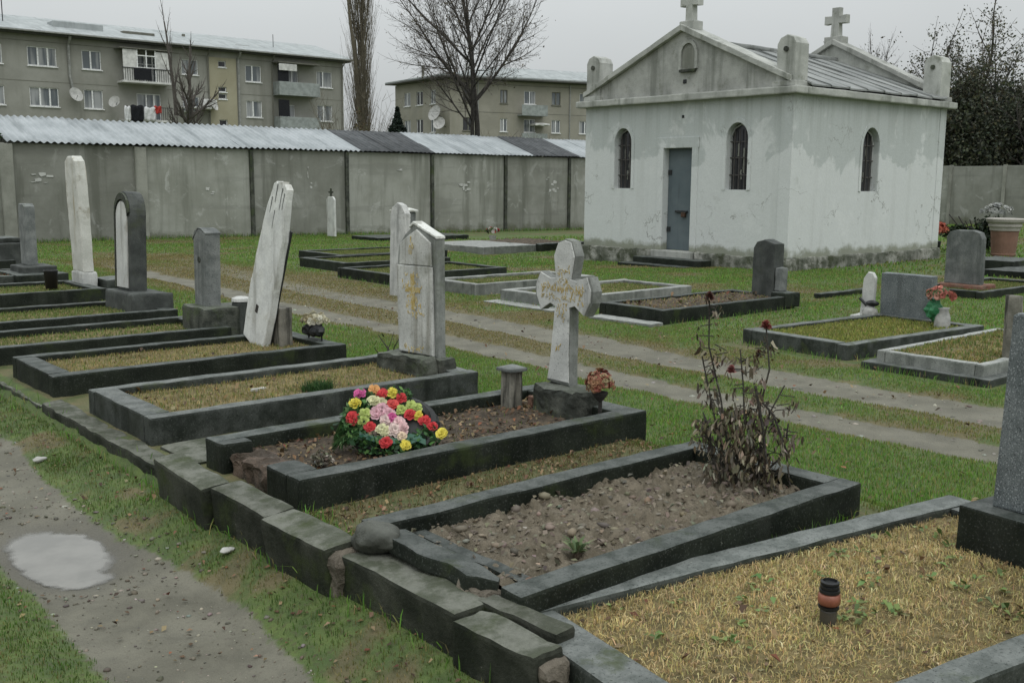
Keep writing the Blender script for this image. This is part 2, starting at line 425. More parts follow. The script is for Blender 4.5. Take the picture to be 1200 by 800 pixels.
def water_mat():
    t = NT("puddle_water")
    t.bump(t.noise(9, 2), .02, .004)
    tr = t.t.nodes.new("ShaderNodeBsdfTransparent"); mx = t.t.nodes.new("ShaderNodeMixShader")
    t.put(mx.inputs[0], t.ramp(t.math('ADD', t.attr("depth"), t.math('MULTIPLY', t.math('SUBTRACT', t.noise(30, 5), .5), .004)), .0005, .0075))
    t.t.links.new(tr.outputs[0], mx.inputs[1]); t.t.links.new(t.b.outputs[0], mx.inputs[2]); t.t.links.new(mx.outputs[0], t.out.inputs[0])
    return t.fin(t.mix(t.ramp(t.noise(5, 5), .35, .65), (.12, .115, .098), (.17, .163, .142)), t.ramp(t.noise(3, 4), .35, .65, .03, .10), .8)
# ------------------------------------------------------------------ terrain
def sm(a, b, x):
    t = np.clip((x-a)/(b-a), 0, 1); return t*t*(3-2*t)

_gr = np.random.default_rng(3)
_wv = [(_gr.uniform(.5, 7)*(1), _gr.uniform(0, 2*PI), _gr.uniform(0, 2*PI)) for _ in range(26)]
def wob(x, y):
    z = 0
    for f, a, p in _wv: z = z+np.sin(f*(x*math.cos(a)+y*math.sin(a))+p)/(1+f)
    return z*.12

def rut_c(y):
    return 6.28+.010*(y-4)**2*.25+.05*np.sin(y*.9), 7.40+.012*np.clip(y-5, 0, 30)**2*.35+.07*np.sin(y*.7+1)

def masks(x, y):
    w = wob(x*1.7, y*1.7)
    # footpath in front: its left edge is at 1.05, its right edge at 1.62
    right = 1.60+.10*w+.06*np.sin(y*2.1); left = 1.06+.10*wob(x*2+9, y*2)
    path = sm(right+.10, right-.10, x)*sm(left-.10, left+.10, x)
    path = path*sm(.2, 1.2, y)
    r1, r2 = rut_c(y)
    e = .20*w+.16*wob(x*4+1, y*4)+.06*wob(x*11, y*11)
    fade = sm(24, 15, y)
    far = sm(14, 9, y)
    rut1 = sm(.32+e, .14+e, np.abs(x-r1))*fade
    rut2 = sm(.42+e, .20+e, np.abs(x-r2))*fade*(.55+.45*far)
    ruts = np.maximum(rut1, rut2)
    brown = np.exp(-((x-6.9)/.55)**2)*sm(5, 9, y)*.9*fade+np.exp(-((x-7.7)/1.5)**2-((y-15)/6)**2)*.95
    near = np.exp(-(np.maximum(np.abs(x-r1)-.2, 0)/.16)**2)+np.exp(-(np.maximum(np.abs(x-r2)-.28, 0)/.22)**2)
    brown = brown+.40*near*fade+(.75*sm(-.05, .22, wob(x*.9+4, y*.9))+.35*sm(.0, .2, wob(x*3.3+1, y*3.3)))*sm(4.9, 6, x)*(.45+.55*sm(5.5, 8, x))
    brown = brown+.55*sm(1.97, 2.05, x)*sm(4.5, 4.2, x)*sm(.5, 1, y)+.5*sm(.95, .7, x)+.75*sm(-.1, .2, wob(x*4, y*4+5))*sm(1.55, 1.65, x)*sm(1.95, 1.85, x)
    wet = sm(.9, .25, np.hypot((x-1.30)/.46, (y-4.70)/.86))
    return path, ruts, brown, wet

def gz(x, y):
    x = np.asarray(x, float); y = np.asarray(y, float)
    p = sm(1.93, 2.0, x)*sm(4.75, 4.3, x)*sm(-.6, .2, y)*sm(18.5, 17, y)*.145
    v = sm(1.58, 1.92, x)*sm(2.0, 1.95, x)*(.05+.065*sm(5.3, 4.7, y)*sm(1.0, 2.0, y))
    path, ruts, br, wet = masks(x, y)
    z = p+v-.03*ruts-.018*path-.034*wet+.020*wob(x*1.3, y*1.3)*(1-.5*path)
    z = z+path*(1-.45*sm(0, .5, wet))*(.035*wob(x*7+2, y*7)+.02*wob(x*19, y*19))+(1-path)*.03*wob(x*9, y*9)*sm(6, 3, x)
    z = z+.025*sm(1.0, .8, x)*sm(-1, 1, x)
    z = z-.13*np.exp(-((x-16.0)/2.5)**2-((y-17)/3)**2)-.010*np.clip(x-12, 0, 20)*sm(18, 24, y)
    return z

def GZ(x, y): return float(gz(x, y))

def build_ground():
    xs = np.unique(np.concatenate([[-400, -150, -60, -25, -10, -5, -2.5, -1.2, -.5], np.arange(0, 2.3, .04), np.arange(2.3, 9.2, .09), np.arange(9.2, 24, .3),
                                   np.arange(24, 50, 1.5), [55, 65, 80, 110, 160, 250, 400]]))
    ys = np.unique(np.concatenate([[-400, -150, -60, -25, -10, -5, -2.5, -1.2, -.5], np.arange(0, 8, .06), np.arange(8, 18, .12), np.arange(18, 30, .3),
                                   np.arange(30, 50, 2), [55, 65, 80, 110, 160, 250, 400]]))
    X, Y = np.meshgrid(xs, ys, indexing='ij')
    Z = gz(X, Y)
    path, ruts, br, wet = masks(X, Y)
    nx, ny = X.shape
    V = np.stack([X, Y, Z], -1).reshape(-1, 3)
    dirt = np.maximum(path, ruts)
    i = np.arange(nx-1)[:, None]*ny+np.arange(ny-1)[None, :]
    Q = np.stack([i, i+ny, i+ny+1, i+1], -1).reshape(-1, 4)
    pf = path.ravel()[Q].mean(1); rf = ruts.ravel()[Q].mean(1)
    part = np.where(pf > .5, 1, np.where(rf > .5, 2, 0))
    # normals taken from the whole sheet so the three pieces meet without a crease
    gx = np.gradient(Z, xs, axis=0); gy = np.gradient(Z, ys, axis=1)
    N = np.stack([-gx, -gy, np.ones_like(Z)], -1).reshape(-1, 3); N /= np.linalg.norm(N, axis=1, keepdims=True)
    for k, nm in ((0, "ground"), (1, "footpath"), (2, "cart_track")):
        q = Q[part == k]
        used = np.unique(q); re = np.full(len(V), -1); re[used] = np.arange(len(used))
        o = np_mesh(nm, V[used], re[q].ravel(), np.arange(len(q))*4, MAT['ground'], smooth=True)
        me = o.data
        for an, arr in (("dirt", dirt), ("brown", br), ("wet", wet)):
            a = me.attributes.new(an, 'FLOAT', 'POINT'); a.data.foreach_set("value", arr.ravel()[used].astype(np.float32))
        me.normals_split_custom_set_from_vertices([tuple(n) for n in N[used]])
        tag(o, kind="structure")
    # rain water standing in the hollow of the path
    ux, uy = np.linspace(.80, 1.72, 47), np.linspace(3.7, 5.8, 80)
    X, Y = np.meshgrid(ux, uy, indexing='ij'); lev = -.0400
    D = lev-gz(X, Y); i = np.arange(46)[:, None]*80+np.arange(79)[None, :]
    Q = np.stack([i, i+80, i+81, i+1], -1).reshape(-1, 4); Q = Q[D.ravel()[Q].max(1) > -.004]
    used = np.unique(Q); re = np.full(X.size, -1); re[used] = np.arange(len(used))
    o = np_mesh("puddle", np.stack([X.ravel(), Y.ravel(), np.full(X.size, lev)], 1)[used], re[Q].ravel(), np.arange(len(Q))*4, MAT['water'])
    a = o.data.attributes.new("depth", 'FLOAT', 'POINT'); a.data.foreach_set("value", D.ravel()[used].astype(np.float32))
    tag(o, kind="structure")

# ------------------------------------------------------------------ grass
def blades(name, P, h, w, col, mat, parent=None, lean=.5, curl=.3, kind="stuff"):
    """one tapered, bent blade of three faces per point"""
    n = len(P)
    if n == 0: return None
    r = RNG
    a = r.uniform(0, 2*PI, n); la = r.uniform(0, 2*PI, n)
    h = h*r.uniform(.5, 1.25, n); w = w*r.uniform(.7, 1.3, n)
    ln = lean*np.abs(r.normal(0, .7, n))
    sx, sy = np.cos(a)*w/2, np.sin(a)*w/2
    dx, dy = np.cos(la), np.sin(la)
    V = np.zeros((n, 5, 3))
    V[:, 0] = P; V[:, 1] = P
    V[:, 0, 0] -= sx; V[:, 0, 1] -= sy; V[:, 1, 0] += sx; V[:, 1, 1] += sy
    V[:, :2, 2] -= .006
    m = P.copy(); m[:, 2] += h*.55; m[:, 0] += dx*ln*h*.35; m[:, 1] += dy*ln*h*.35
    V[:, 2] = m; V[:, 3] = m
    V[:, 2, 0] += sx*.8; V[:, 2, 1] += sy*.8; V[:, 3, 0] -= sx*.8; V[:, 3, 1] -= sy*.8
    t = P.copy(); t[:, 2] += h*(1-curl*ln); t[:, 0] += dx*ln*h*1.0; t[:, 1] += dy*ln*h*1.0
    V[:, 4] = t
    b = np.arange(n)[:, None]*5
    L = np.concatenate([b+np.array([[0, 1, 2, 3]]), b+np.array([[3, 2, 4]])], 1).ravel()
    st = (np.arange(n)[:, None]*7+np.array([[0, 4]])).ravel()
    C = np.repeat(col[:, None, :], 5, 1)
    o = np_mesh(name, V.reshape(-1, 3), L, st, mat, parent, C.reshape(-1, 3))
    if kind: o["kind"] = kind
    return o

def palette(n, cols, wts, var=.22):
    i = RNG.choice(len(cols), n, p=np.array(wts)/sum(wts))
    c = np.array(cols)[i]
    return np.clip(c*(1+RNG.normal(0, var, (n, 1)))*(1+RNG.normal(0, .07, (n, 3))), .003, .9)

GREEN = [(.125, .265, .042), (.170, .30, .058), (.085, .175, .032), (.25, .25, .075), (.27, .22, .10)]
FOOT = []        # plan rectangles (x0,x1,y0,y1) where something stands on the lawn

def sample(x0, x1, y0, y1, dens):
    n = int((x1-x0)*(y1-y0)*dens)
    return RNG.uniform(x0, x1, n), RNG.uniform(y0, y1, n)

def lawn(name, x0, x1, y0, y1, dens, h, w, extra=None):
    x, y = sample(x0, x1, y0, y1, dens)
    path, ruts, br, wet = masks(x, y)
    cl = .5+.9*wob(x*2.2+3, y*2.2); cl2 = .5+1.0*wob(x*5+1, y*5)
    keep = np.clip(1-1.5*np.maximum(path, ruts), 0, 1)*np.clip(.16+1.15*np.clip(cl-.12, 0, 1), 0, 1)
    if extra is not None: keep = keep*extra(x, y)
    k = RNG.random(len(x)) < keep
    for f in FOOT: k &= ~((x > f[0]) & (x < f[1]) & (y > f[2]) & (y < f[3]))
    x, y, br, cl2 = x[k], y[k], br[k], cl2[k]
    n = len(x)
    P = np.stack([x, y, gz(x, y)], 1)
    c = palette(n, GREEN, [4, 3, 3, 1.0, .8])
    c *= ((.75+.5*np.clip(cl2, 0, 1))*(.54+.46*sm(2, 5, x)))[:, None]
    d = palette(n, [(.25, .21, .085), (.19, .16, .065), (.30, .25, .12), (.15, .17, .05)], [3, 3, 2, 2])
    f = np.clip(br*1.15+RNG.normal(0, .2, n), 0, 1)[:, None]
    c = c*(1-f)+d*f
    hh = h*(1-.45*np.clip(br, 0, 1))*np.clip(.7+.6*cl2, .5, 1.3)
    return tag(blades(name, P, hh, w, c, MAT['blade']), kind="stuff")

def build_lawns():
    near = lambda x, y: sm(2.6, 2.0, np.abs(y-3.9))*.0+1.0
    edge = lambda x, y: (.35+.65*sm(.0, .35, wob(x*4+2, y*4)))*(.55+.45*sm(1.60, 1.75, x))
    lawn("grass", 1.52, 1.95, 1.4, 12, 26000, .021, .0032, edge)
    lawn("grass", .2, 1.10, 2.2, 6, 16000, .017, .0032, lambda x, y: .85)
    lawn("grass", 1.52, 1.95, 12, 20, 3000, .04, .007)
    gaps = lambda x, y: .30*sm(.0, .4, wob(x*3, y*3+2))
    lawn("grass", 2.0, 4.6, 1.8, 12, 3500, .03, .0045, gaps)
    lawn("grass", 4.25, 6.4, .8, 9.5, 11000, .026, .0046)
    lawn("grass", 4.25, 6.4, 9.5, 20, 3000, .04, .0085)
    lawn("grass", 6.3, 9.2, .8, 10, 7500, .026, .0055)
    lawn("grass", 6.3, 9.2, 10, 22, 2600, .036, .0095)
    lawn("grass", 9.2, 17.5, 2, 14, 2000, .036, .0095)
    lawn("grass", 9.2, 17.5, 14, 27.9, 950, .04, .014)
    lawn("grass", 3.0, 9.2, 20, 27.9, 850, .04, .014)
    lawn("grass", 17.5, 45.5, 3, 24, 150, .06, .030)
    # longer tufts close against the kerbs and the wall
    x, y = sample(3, 31, 27.75, 28.1, 420); n = len(x)
    tag(blades("grass", np.stack([x, y, gz(x, y)], 1), .12*np.ones(n), .012, palette(n, GREEN, [3, 2, 4, 1, 1])*.8, MAT['blade']), kind="stuff")
    # tufts growing out of the joints along the edging and beside the kerbs
    P = []
    for (x0, y0, x1, y1, d) in ((1.90, 2.3, 1.83, 5.0, 260), (1.92, 5.0, 1.92, 11, 330), (2.3, 3.60, 4.4, 3.5, 160), (2.3, 2.36, 4.1, 2.38, 190), (2.12, 3.45, 2.16, 4.0, 170),
                               (4.62, 4.0, 4.62, 5.2, 60), (9.0, 7.85, 11.6, 7.85, 160), (8.42, 5.2, 8.55, 6.6, 160), (8.6, 5.15, 11, 5.0, 90), (8.3, 3.7, 8.25, 4.9, 130), (8.95, 9.0, 8.95, 15.3, 330)):
        t = RNG.random(d); P.append(np.stack([x0+(x1-x0)*t+RNG.normal(0, .03, d), y0+(y1-y0)*t+RNG.normal(0, .03, d)], 1))
    P = np.concatenate(P); n = len(P)
    tag(blades("grass", np.column_stack([P, gz(P[:, 0], P[:, 1])]), .075*np.ones(n), .005, palette(n, GREEN, [4, 2, 4, 1, 1]), MAT['blade'], lean=.8), kind="stuff")

def scatter_stones(name, P, size, cols, wts, mat):
    t = bmesh.new(); bmesh.ops.create_icosphere(t, subdivisions=1, radius=1)
    t.verts.ensure_lookup_table()
    v = np.array([q.co[:] for q in t.verts]); f = np.array([[q.index for q in g.verts] for g in t.faces]); t.free()
    n = len(P); m = len(v)
    sc = size[:, None, None]*RNG.uniform(.6, 1.25, (n, 1, 3)); sc[:, :, 2] *= .55
    V = v[None]*(1+RNG.normal(0, .16, (n, m, 1)))*sc
    a = RNG.uniform(0, 2*PI, n); ca, sa = np.cos(a)[:, None], np.sin(a)[:, None]
    x = V[:, :, 0]*ca-V[:, :, 1]*sa; y = V[:, :, 0]*sa+V[:, :, 1]*ca
    V = np.stack([x, y, V[:, :, 2]], -1)+P[:, None, :]
    L = (f[None]+(np.arange(n)*m)[:, None, None]).ravel()
    c = np.repeat(palette(n, cols, wts)[:, None, :], m, 1).reshape(-1, 3)
    return tag(np_mesh(name, V.reshape(-1, 3), L, np.arange(n*len(f))*3, mat, None, c), kind="stuff")

def leaves_flat(name, P, size, cols, wts, mat, parent=None, kind="stuff", tilt=.5):
    """curled little leaves: two triangles folded along the rib"""
    n = len(P); a = RNG.uniform(0, 2*PI, n); s = size*RNG.uniform(.55, 1.3, n)
    dx, dy = np.cos(a)*s, np.sin(a)*s; wx, wy = -np.sin(a)*s*.38, np.cos(a)*s*.38
    up = np.abs(RNG.normal(0, tilt, n))*s
    V = np.zeros((n, 4, 3)); V[:] = P[:, None, :]
    V[:, 0, 0] -= dx/2; V[:, 0, 1] -= dy/2
    V[:, 1, 0] += wx; V[:, 1, 1] += wy; V[:, 1, 2] += up*.7+.002
    V[:, 2, 0] += dx/2; V[:, 2, 1] += dy/2; V[:, 2, 2] += up*.8
    V[:, 3, 0] -= wx; V[:, 3, 1] -= wy; V[:, 3, 2] += RNG.uniform(0, .8, n)*up+.002
    b = np.arange(n)[:, None]*4
    L = np.concatenate([b+np.array([[0, 1, 2]]), b+np.array([[0, 2, 3]])], 1).ravel()
    c = np.repeat(palette(n, cols, wts)[:, None, :], 4, 1).reshape(-1, 3)
    o = np_mesh(name, V.reshape(-1, 3), L, np.arange(n*2)*3, mat, parent, c)
    if kind: o["kind"] = kind
    return o

DEAD = [(.11, .065, .032), (.16, .105, .055), (.065, .042, .024), (.22, .16, .085), (.15, .055, .028)]
def build_litter():
    x, y = sample(.95, 1.75, 1.9, 9, 420)
    path, ruts, br, wet = masks(x, y)
    k = (RNG.random(len(x)) < .15+.85*path) & ((wet < .45) | (RNG.random(len(x)) < .05)); x, y = x[k], y[k]
    sz = .0032+.011*RNG.random(len(x))**5
    scatter_stones("gravel", np.stack([x, y, gz(x, y)+.001], 1), sz, [(.22, .20, .16), (.32, .30, .26), (.13, .115, .09), (.08, .07, .052)], [4, 1, 4, 3], MAT['gravel'])
    a = RNG.uniform(0, 2*PI, 150); rr = RNG.normal(1.0, .14, 150); x = 1.30+.37*rr*np.cos(a); y = 4.70+.62*rr*np.sin(a)
    scatter_stones("gravel", np.stack([x, y, gz(x, y)+.003], 1), .004+.013*RNG.random(150)**3, [(.13, .12, .09), (.09, .08, .06), (.26, .25, .21)], [4, 4, 1], MAT['gravel'])
    x, y = sample(5.9, 8.1, 2, 13, 60)
    path, ruts, br, wet = masks(x, y); k = RNG.random(len(x)) < .08+.9*ruts; x, y = x[k], y[k]
    scatter_stones("gravel", np.stack([x, y, gz(x, y)], 1), .005+.02*RNG.random(len(x))**4, [(.24, .22, .18), (.32, .31, .27), (.10, .09, .07)], [4, 2, 3], MAT['gravel'])
    x, y = sample(.95, 1.95, 2, 8, 170)
    k = (masks(x, y)[3] < .3) & ((masks(x, y)[0] < .3) | (RNG.random(len(x)) < .35)); x, y = x[k], y[k]
    leaves_flat("fallen_leaves", np.stack([x, y, gz(x, y)+.006], 1), .022, DEAD, [3, 2, 3, 1.5, .6], MAT['deadleaf'])
    x, y = sample(2.0, 4.4, 3.46, 4.04, 900)
    leaves_flat("fallen_leaves", np.stack([x, y, gz(x, y)+.006], 1), .022, DEAD, [3, 3, 2, 3, .5], MAT['deadleaf'])
    x, y = sample(2.1, 4.6, 3.46, 4.04, 11000); n = len(x)
    k = RNG.random(n) < np.clip(.35+1.2*wob(x*3, y*3), 0, 1); x, y = x[k], y[k]; n = len(x)
    tag(blades("dry_grass", np.stack([x, y, gz(x, y)], 1), .03*np.ones(n), .004, palette(n, [(.22, .17, .085), (.17, .13, .055), (.09, .11, .03)], [3, 3, 2]), MAT['blade'], lean=1.2), kind="stuff")
    x, y = sample(4.3, 13, 2, 14, 14)
    leaves_flat("fallen_leaves", np.stack([x, y, gz(x, y)+.02], 1), .035, DEAD, [3, 2, 3, 1, .6], MAT['deadleaf'])

# ------------------------------------------------------------------ perimeter walls and garages
WY = 28.3
def build_walls():
    g = empty("boundary_wall", (3.9, WY, 0), "long stained concrete panel wall with piers behind the graves under the garage roofs", "wall")
    W = g.matrix_basis.inverted()
    xs = [-12.5, -9.3, -6.1, -2.8, .55, 3.9, 7.2, 10.6, 13.87, 17.1, 20.4, 23.6, 26.7, 29.9, 33.1, 36.3, 39.5, 42.7, 45.9]
    for i, (a, b) in enumerate(zip(xs, xs[1:])):
        z0 = GZ((a+b)/2, WY-.3)-.35; wide = i in (6, 7)
        bm = bmesh.new()
        rbox(bm, (a+.06-3.9, -.005*(i % 3), z0), (b-.02-3.9, .14, 2.52), bevel=.012, seg=.5, jit=.004, freq=1)
        obj("panel", bm, MAT['wall'], g)
        bm = bmesh.new(); pw = .17 if a in (7.2, 10.6) else .06
        rbox(bm, (a-pw-3.9, -.09, z0), (a+pw*.9-3.9, .10, 2.50), bevel=.012, seg=.4, jit=.004, freq=2)
        obj("post", bm, MAT['post'] if pw > .1 else MAT['moss_stone'], g)
    # smears of white paint on the concrete
    def patch(x, z, w, h, n):
        bm = bmesh.new()
        for k in range(n):
            u = x+random.uniform(-.5, .5)*w; v = z+random.uniform(-.5, .5)*h
            a, b = w*random.uniform(.08, .26), h*random.uniform(.06, .22)
            pts = [(u+a*max(-.75, min(.75, math.cos(q*PI/5)))*random.uniform(.8, 1.3)-3.9, v+b*max(-.75, min(.75, math.sin(q*PI/5)))*random.uniform(.7, 1.4)) for q in range(10)]
            prism(bm, pts, -.020-.0013*k, -.008, axis='y')
        obj("paint_patch", bm, MAT['patch'], g)
    patch(8.05, 1.72, .45, .30, 4); patch(8.0, 1.55, .6, .05, 2); patch(21.75, 1.42, .45, .38, 6); patch(25.9, 1.42, .50, .45, 6)
    patch(15.8, 1.9, .14, .35, 3); patch(15.9, 1.45, .2, .2, 2); patch(25.6, 1.75, .3, .12, 2); patch(12.6, 1.3, .35, .25, 3); patch(19.1, 1.95, .5, .15, 3)
    # far wall on the right, square to the first
    g = empty("boundary_wall", (46, 0, 0), "pale concrete panel wall far behind the chapel, below the dark evergreens", "wall")
    ys = [28.2-2.45*i for i in range(17)]
    for i, (a, b) in enumerate(zip(ys, ys[1:])):
        bm = bmesh.new(); rbox(bm, (0, b+.03, -.5), (.14, a-.03, 2.45+.02*(i % 2)), bevel=.012, seg=.6, jit=.004, freq=1); obj("panel", bm, MAT['wall'], g)
        bm = bmesh.new(); rbox(bm, (-.08, a-.07, -.5), (.1, a+.07, 2.5), bevel=.012, seg=.6, jit=.004); obj("post", bm, MAT['post'], g)

def corrugated(x0, x1, y0, y1, z0, z1, per=.177, amp=.022, th=.006, sag=0, seed=0):
    n = int((x1-x0)/per*8); bm = bmesh.new(); rows = []
    for j in range(7):
        t = j/6; row = []
        for i in range(n+1):
            x = x0+(x1-x0)*i/n
            wv = amp*math.sin(2*PI*x/per)+.012*noise.noise((x*.5, t*2, seed))
            row.append((x, y0+(y1-y0)*t+.02*noise.noise((x*1.3, seed, 3))*(1-t), z0+(z1-z0)*t+wv-sag*math.sin(PI*t)))
        rows.append([bm.verts.new(p) for p in row])
    for A, B in zip(rows, rows[1:]):
        for i in range(n): bm.faces.new((A[i], A[i+1], B[i+1], B[i]))
    r = bmesh.ops.extrude_face_region(bm, geom=bm.faces[:])
    for v in r['geom']:
        if isinstance(v, bmesh.types.BMVert): v.co.z -= th
    return bm

def build_garages():
    bays = [(-14, 7.2, 'sheet_dark', None), (7.25, 17.65, 'sheet_light', "long pale corrugated garage roof behind the wall, left end"),
            (17.68, 20.5, 'sheet_dark', "black tarred garage roof between two pale roofs, left one"), (20.53, 24.9, 'sheet_light', "pale sheeted garage roof right of the black one"),
            (24.93, 27.2, 'sheet_dark', "black tarred garage roof close to the chapel"), (27.23, 31.5, 'sheet_light', "pale garage roof end showing beside the chapel wall"),
            (31.53, 38, 'sheet_dark', None)]
    for i, (a, b, m, lab) in enumerate(bays[1:6]):
        g = empty("garage", ((a+b)/2, WY+1.2, 0), lab, "garage", "lean-to garages behind the boundary wall")
        o = Vector(((a+b)/2, WY+1.2, 0))
        xs = [a]
        step = 10.4 if i == 0 else 1.12
        if i == 0: step = 2.1
        while xs[-1] < b-.3: xs.append(min(b, xs[-1]+step))
        for k, (p, q) in enumerate(zip(xs, xs[1:])):
            dark = m == 'sheet_dark'
            bm = corrugated(p-.03, q+.03, WY-.13-.02*(k % 2), WY+2.05, 2.555+.004*(k % 2)+.006*(i % 2), 3.29+.004*(k % 2)+random.uniform(-.015, .015)+(.015 if dark else 0), amp=.024 if i == 0 else .012, seed=i*9+k)
            bm.transform(Matrix.Translation(-o)); obj("roof_sheet", bm, MAT[m], g, smooth=True)
        bm = BOX((a+.05, WY+2.0, -.3), (b-.05, WY+2.12, 3.22)); bm.transform(Matrix.Translation(-o)); obj("back_wall", bm, MAT['wall'], g)
        bm = BOX((a+.05, WY+.16, 2.42), (b-.05, WY+.24, 2.52)); bm.transform(Matrix.Translation(-o)); obj("rafter_beam", bm, MAT['wood_grey'], g)

# ------------------------------------------------------------------ chapel
def new_from_bool(o, cutters):
    for c in cutters:
        m = o.modifiers.new("b", 'BOOLEAN'); m.operation = 'DIFFERENCE'; m.object = c; m.solver = 'EXACT'
    dg = bpy.context.evaluated_depsgraph_get(); dg.update()
    me = bpy.data.meshes.new_from_object(o.evaluated_get(dg))
    o.modifiers.clear(); old = o.data; o.data = me; bpy.data.meshes.remove(old)
    for c in cutters: bpy.data.objects.remove(c)

def arch_pts(c, z0, w, h, n=12, point=.0):
    r = w/2; zs = z0+h-r*(1+point)
    return [(c-r, z0), (c+r, z0)]+[(c+r*math.cos(PI*i/n), zs+r*(1+point)*math.sin(PI*i/n)) for i in range(0, n+1)]

def build_chapel():
    X0, X1, Y0, Y1 = 16.44, 22.10, 11.41, 16.89
    ch = empty("chapel", (X0, Y0, 0), "small whitewashed chapel with blue-grey steel door and stone crosses on its gables", "chapel")
    T = Matrix.Translation((-X0, -Y0, 0))
    def P(name, bm, mat, parent=ch, **k):
        bm.transform(T); return obj(name, bm, MAT[mat], parent, **k)
    ZE = 3.27
    # walls: four slabs as one shell with real openings
    bm = bmesh.new(); rbox(bm, (X0, Y0, .2), (X1, Y1, ZE+.1), bevel=.02, bs=2)
    wall = P("wall", bm, 'chapel')
    cut = []
    def cutter(bm):
        bm.transform(T); o = obj("cut", bm, MAT['chapel'], ch); cut.append(o)
    cutter(BOX((X0+.32, Y0+.32, -1), (X1-.32, Y1-.32, ZE-.1), bevel=0))
    WIN = [(15.71, 1.51, .49, 1.28), (12.66, 1.51, .51, 1.29)]
    for c, z, w, h in WIN: cutter(PRISM(arch_pts(c, z, w, h, point=.25), X0-.3, X0+.5))
    cutter(BOX((X0-.3, 13.78, .22), (X0+.5, 14.54, 2.34), bevel=0))
    cutter(PRISM(arch_pts(19.14, 1.49, .60, 1.27, point=.25), Y0-.3, Y0+.5, axis='y'))
    bpy.context.view_layer.update()
    new_from_bool(wall, cut)
    # plinth with uneven, crumbling face
    for a, b in (((X0-.07, Y0-.06, -.45), (X0+.3, 13.6, .235)), ((X0-.09, 14.72, -.55), (X0+.3, Y1+.12, .225)), ((X0+.31, Y0-.06, -.4), (X1+.05, Y0+.3, .235))):
        bm = BOX(a, b, bevel=.03, seg=.12, jit=.028, freq=5); P("plinth", bm, 'chapel_plinth')
    # corner pilaster strips
    P("corner_strip", BOX((X0-.014, Y0-.013, .24), (X0+.3, Y0+.26, ZE), bevel=.012, seg=.3, jit=.004), 'chapel')
    P("corner_strip", BOX((X1-.25, Y0-.016, .24), (X1+.016, Y0+.3, ZE), bevel=.012, seg=.3, jit=.004), 'chapel')
    # raised plaster bands round the openings
    def ring(c, z, w, h, t, axis, a0, a1):
        o = arch_pts(c, z-.0, w+2*t, h+t, 14, .22); i = arch_pts(c, z-.008, w+.016, h+.012, 14, .25)
        bm = bmesh.new()
        def Q(a, p): return (a, p[0], p[1]) if axis == 'x' else (p[0], a, p[1])
        n = len(o); R = [[bm.verts.new(Q(a, p)) for p in L] for L, a in ((o, a0), (o, a1), (i, a1), (i, a0))]
        for k in range(1, n):
            k2 = (k+1) % n
            for A, B in ((0, 1), (1, 2), (2, 3), (3, 0)): bm.faces.new((R[A][k], R[A][k2], R[B][k2], R[B][k]))
        return bm
    for c, z, w, h in WIN: P("window_surround", ring(c, z, w, h, .085, 'x', X0+.05, X0-.016), 'chapel')
    P("window_surround", ring(19.14, 1.49, .60, 1.27, .085, 'y', Y0+.05, Y0-.016), 'chapel')
    P("door_surround", BOX((X0-.018, 14.543, .24), (X0+.03, 14.70, 2.42), bevel=.008), 'chapel')
    P("door_surround", BOX((X0-.018, 13.62, .24), (X0+.03, 13.777, 2.42), bevel=.008), 'chapel')
    P("door_surround", BOX((X0-.020, 13.60, 2.345), (X0+.03, 14.72, 2.56), bevel=.008), 'chapel')
    # windows with iron bars and dusty panes
    def window(c, z, w, h, axis):
        d0 = (X0 if axis == 'x' else Y0)+.085
        g = P("window", PRISM(arch_pts(c, z-.02, w+.05, h+.04, point=.25), d0+.06, d0+.075, axis=axis), 'glass_dark')
        bm = bmesh.new()
        def bar(u0, v0, u1, v1, t=.012, dd=0):
            lo = (d0+dd, min(u0, u1)-t, min(v0, v1)-t); hi = (d0+dd+.02, max(u0, u1)+t, max(v0, v1)+t)
            if axis == 'y': lo = (lo[1], lo[0], lo[2]); hi = (hi[1], hi[0], hi[2])
            rbox(bm, lo, hi, bevel=.003)
        for f in (-.24, .02, .26): bar(c+f*w, z, c+f*w, z+h*.90-abs(f)*.15, .008)
        for f in (.22, .48, .72): bar(c-w/2, z+h*f, c+w/2, z+h*f, .011, .022)
        P("window_grille", bm, 'grille', g).matrix_parent_inverse = Matrix()
        bm = bmesh.new()
        fr = [(c-w/2+.015, z), (c-w/2+.015, z+h-w*.5), (c-w*.33, z+h-w*.2), (c, z+h-.02), (c+w*.33, z+h-w*.2), (c+w/2-.015, z+h-w*.5), (c+w/2-.015, z)]
        tube(bm, [(d0+.045, u, v) if axis == 'x' else (u, d0+.045, v) for u, v in fr], .022, 4)
        P("window_frame", bm, 'frame_old', g)
        bm = bmesh.new()                       # a torn white curtain behind the glass, seen as pale strips
        for f, wd, za, zb in ((-.15, .05, .25, .62), (.12, .04, .5, .7), (-.02, .03, .15, .3)):
            lo = (d0+.050, c+f*w-wd*w, z+za*h); hi = (d0+.058, c+f*w+wd*w, z+zb*h)
            if axis == 'y': lo = (lo[1], lo[0], lo[2]); hi = (hi[1], hi[0], hi[2])
            rbox(bm, lo, hi, bevel=0, seg=.05, jit=.012, freq=14)
        P("paint_flake", bm, 'wall', g)
    for w in WIN: window(*w, 'x')
    window(19.14, 1.49, .60, 1.27, 'y')
    # door leaf, set deep in the jamb
    d = P("door", BOX((X0+.16, 13.785, .245), (X0+.21, 14.535, 2.335), bevel=.004), 'door')
    P("door_handle", BOX((X0+.115, 13.98, 1.02), (X0+.165, 14.30, 1.065), bevel=.006), 'dark_metal', d)
    P("padlock", BOX((X0+.10, 14.02, .93), (X0+.16, 14.12, 1.03), bevel=.012), 'rust', d)
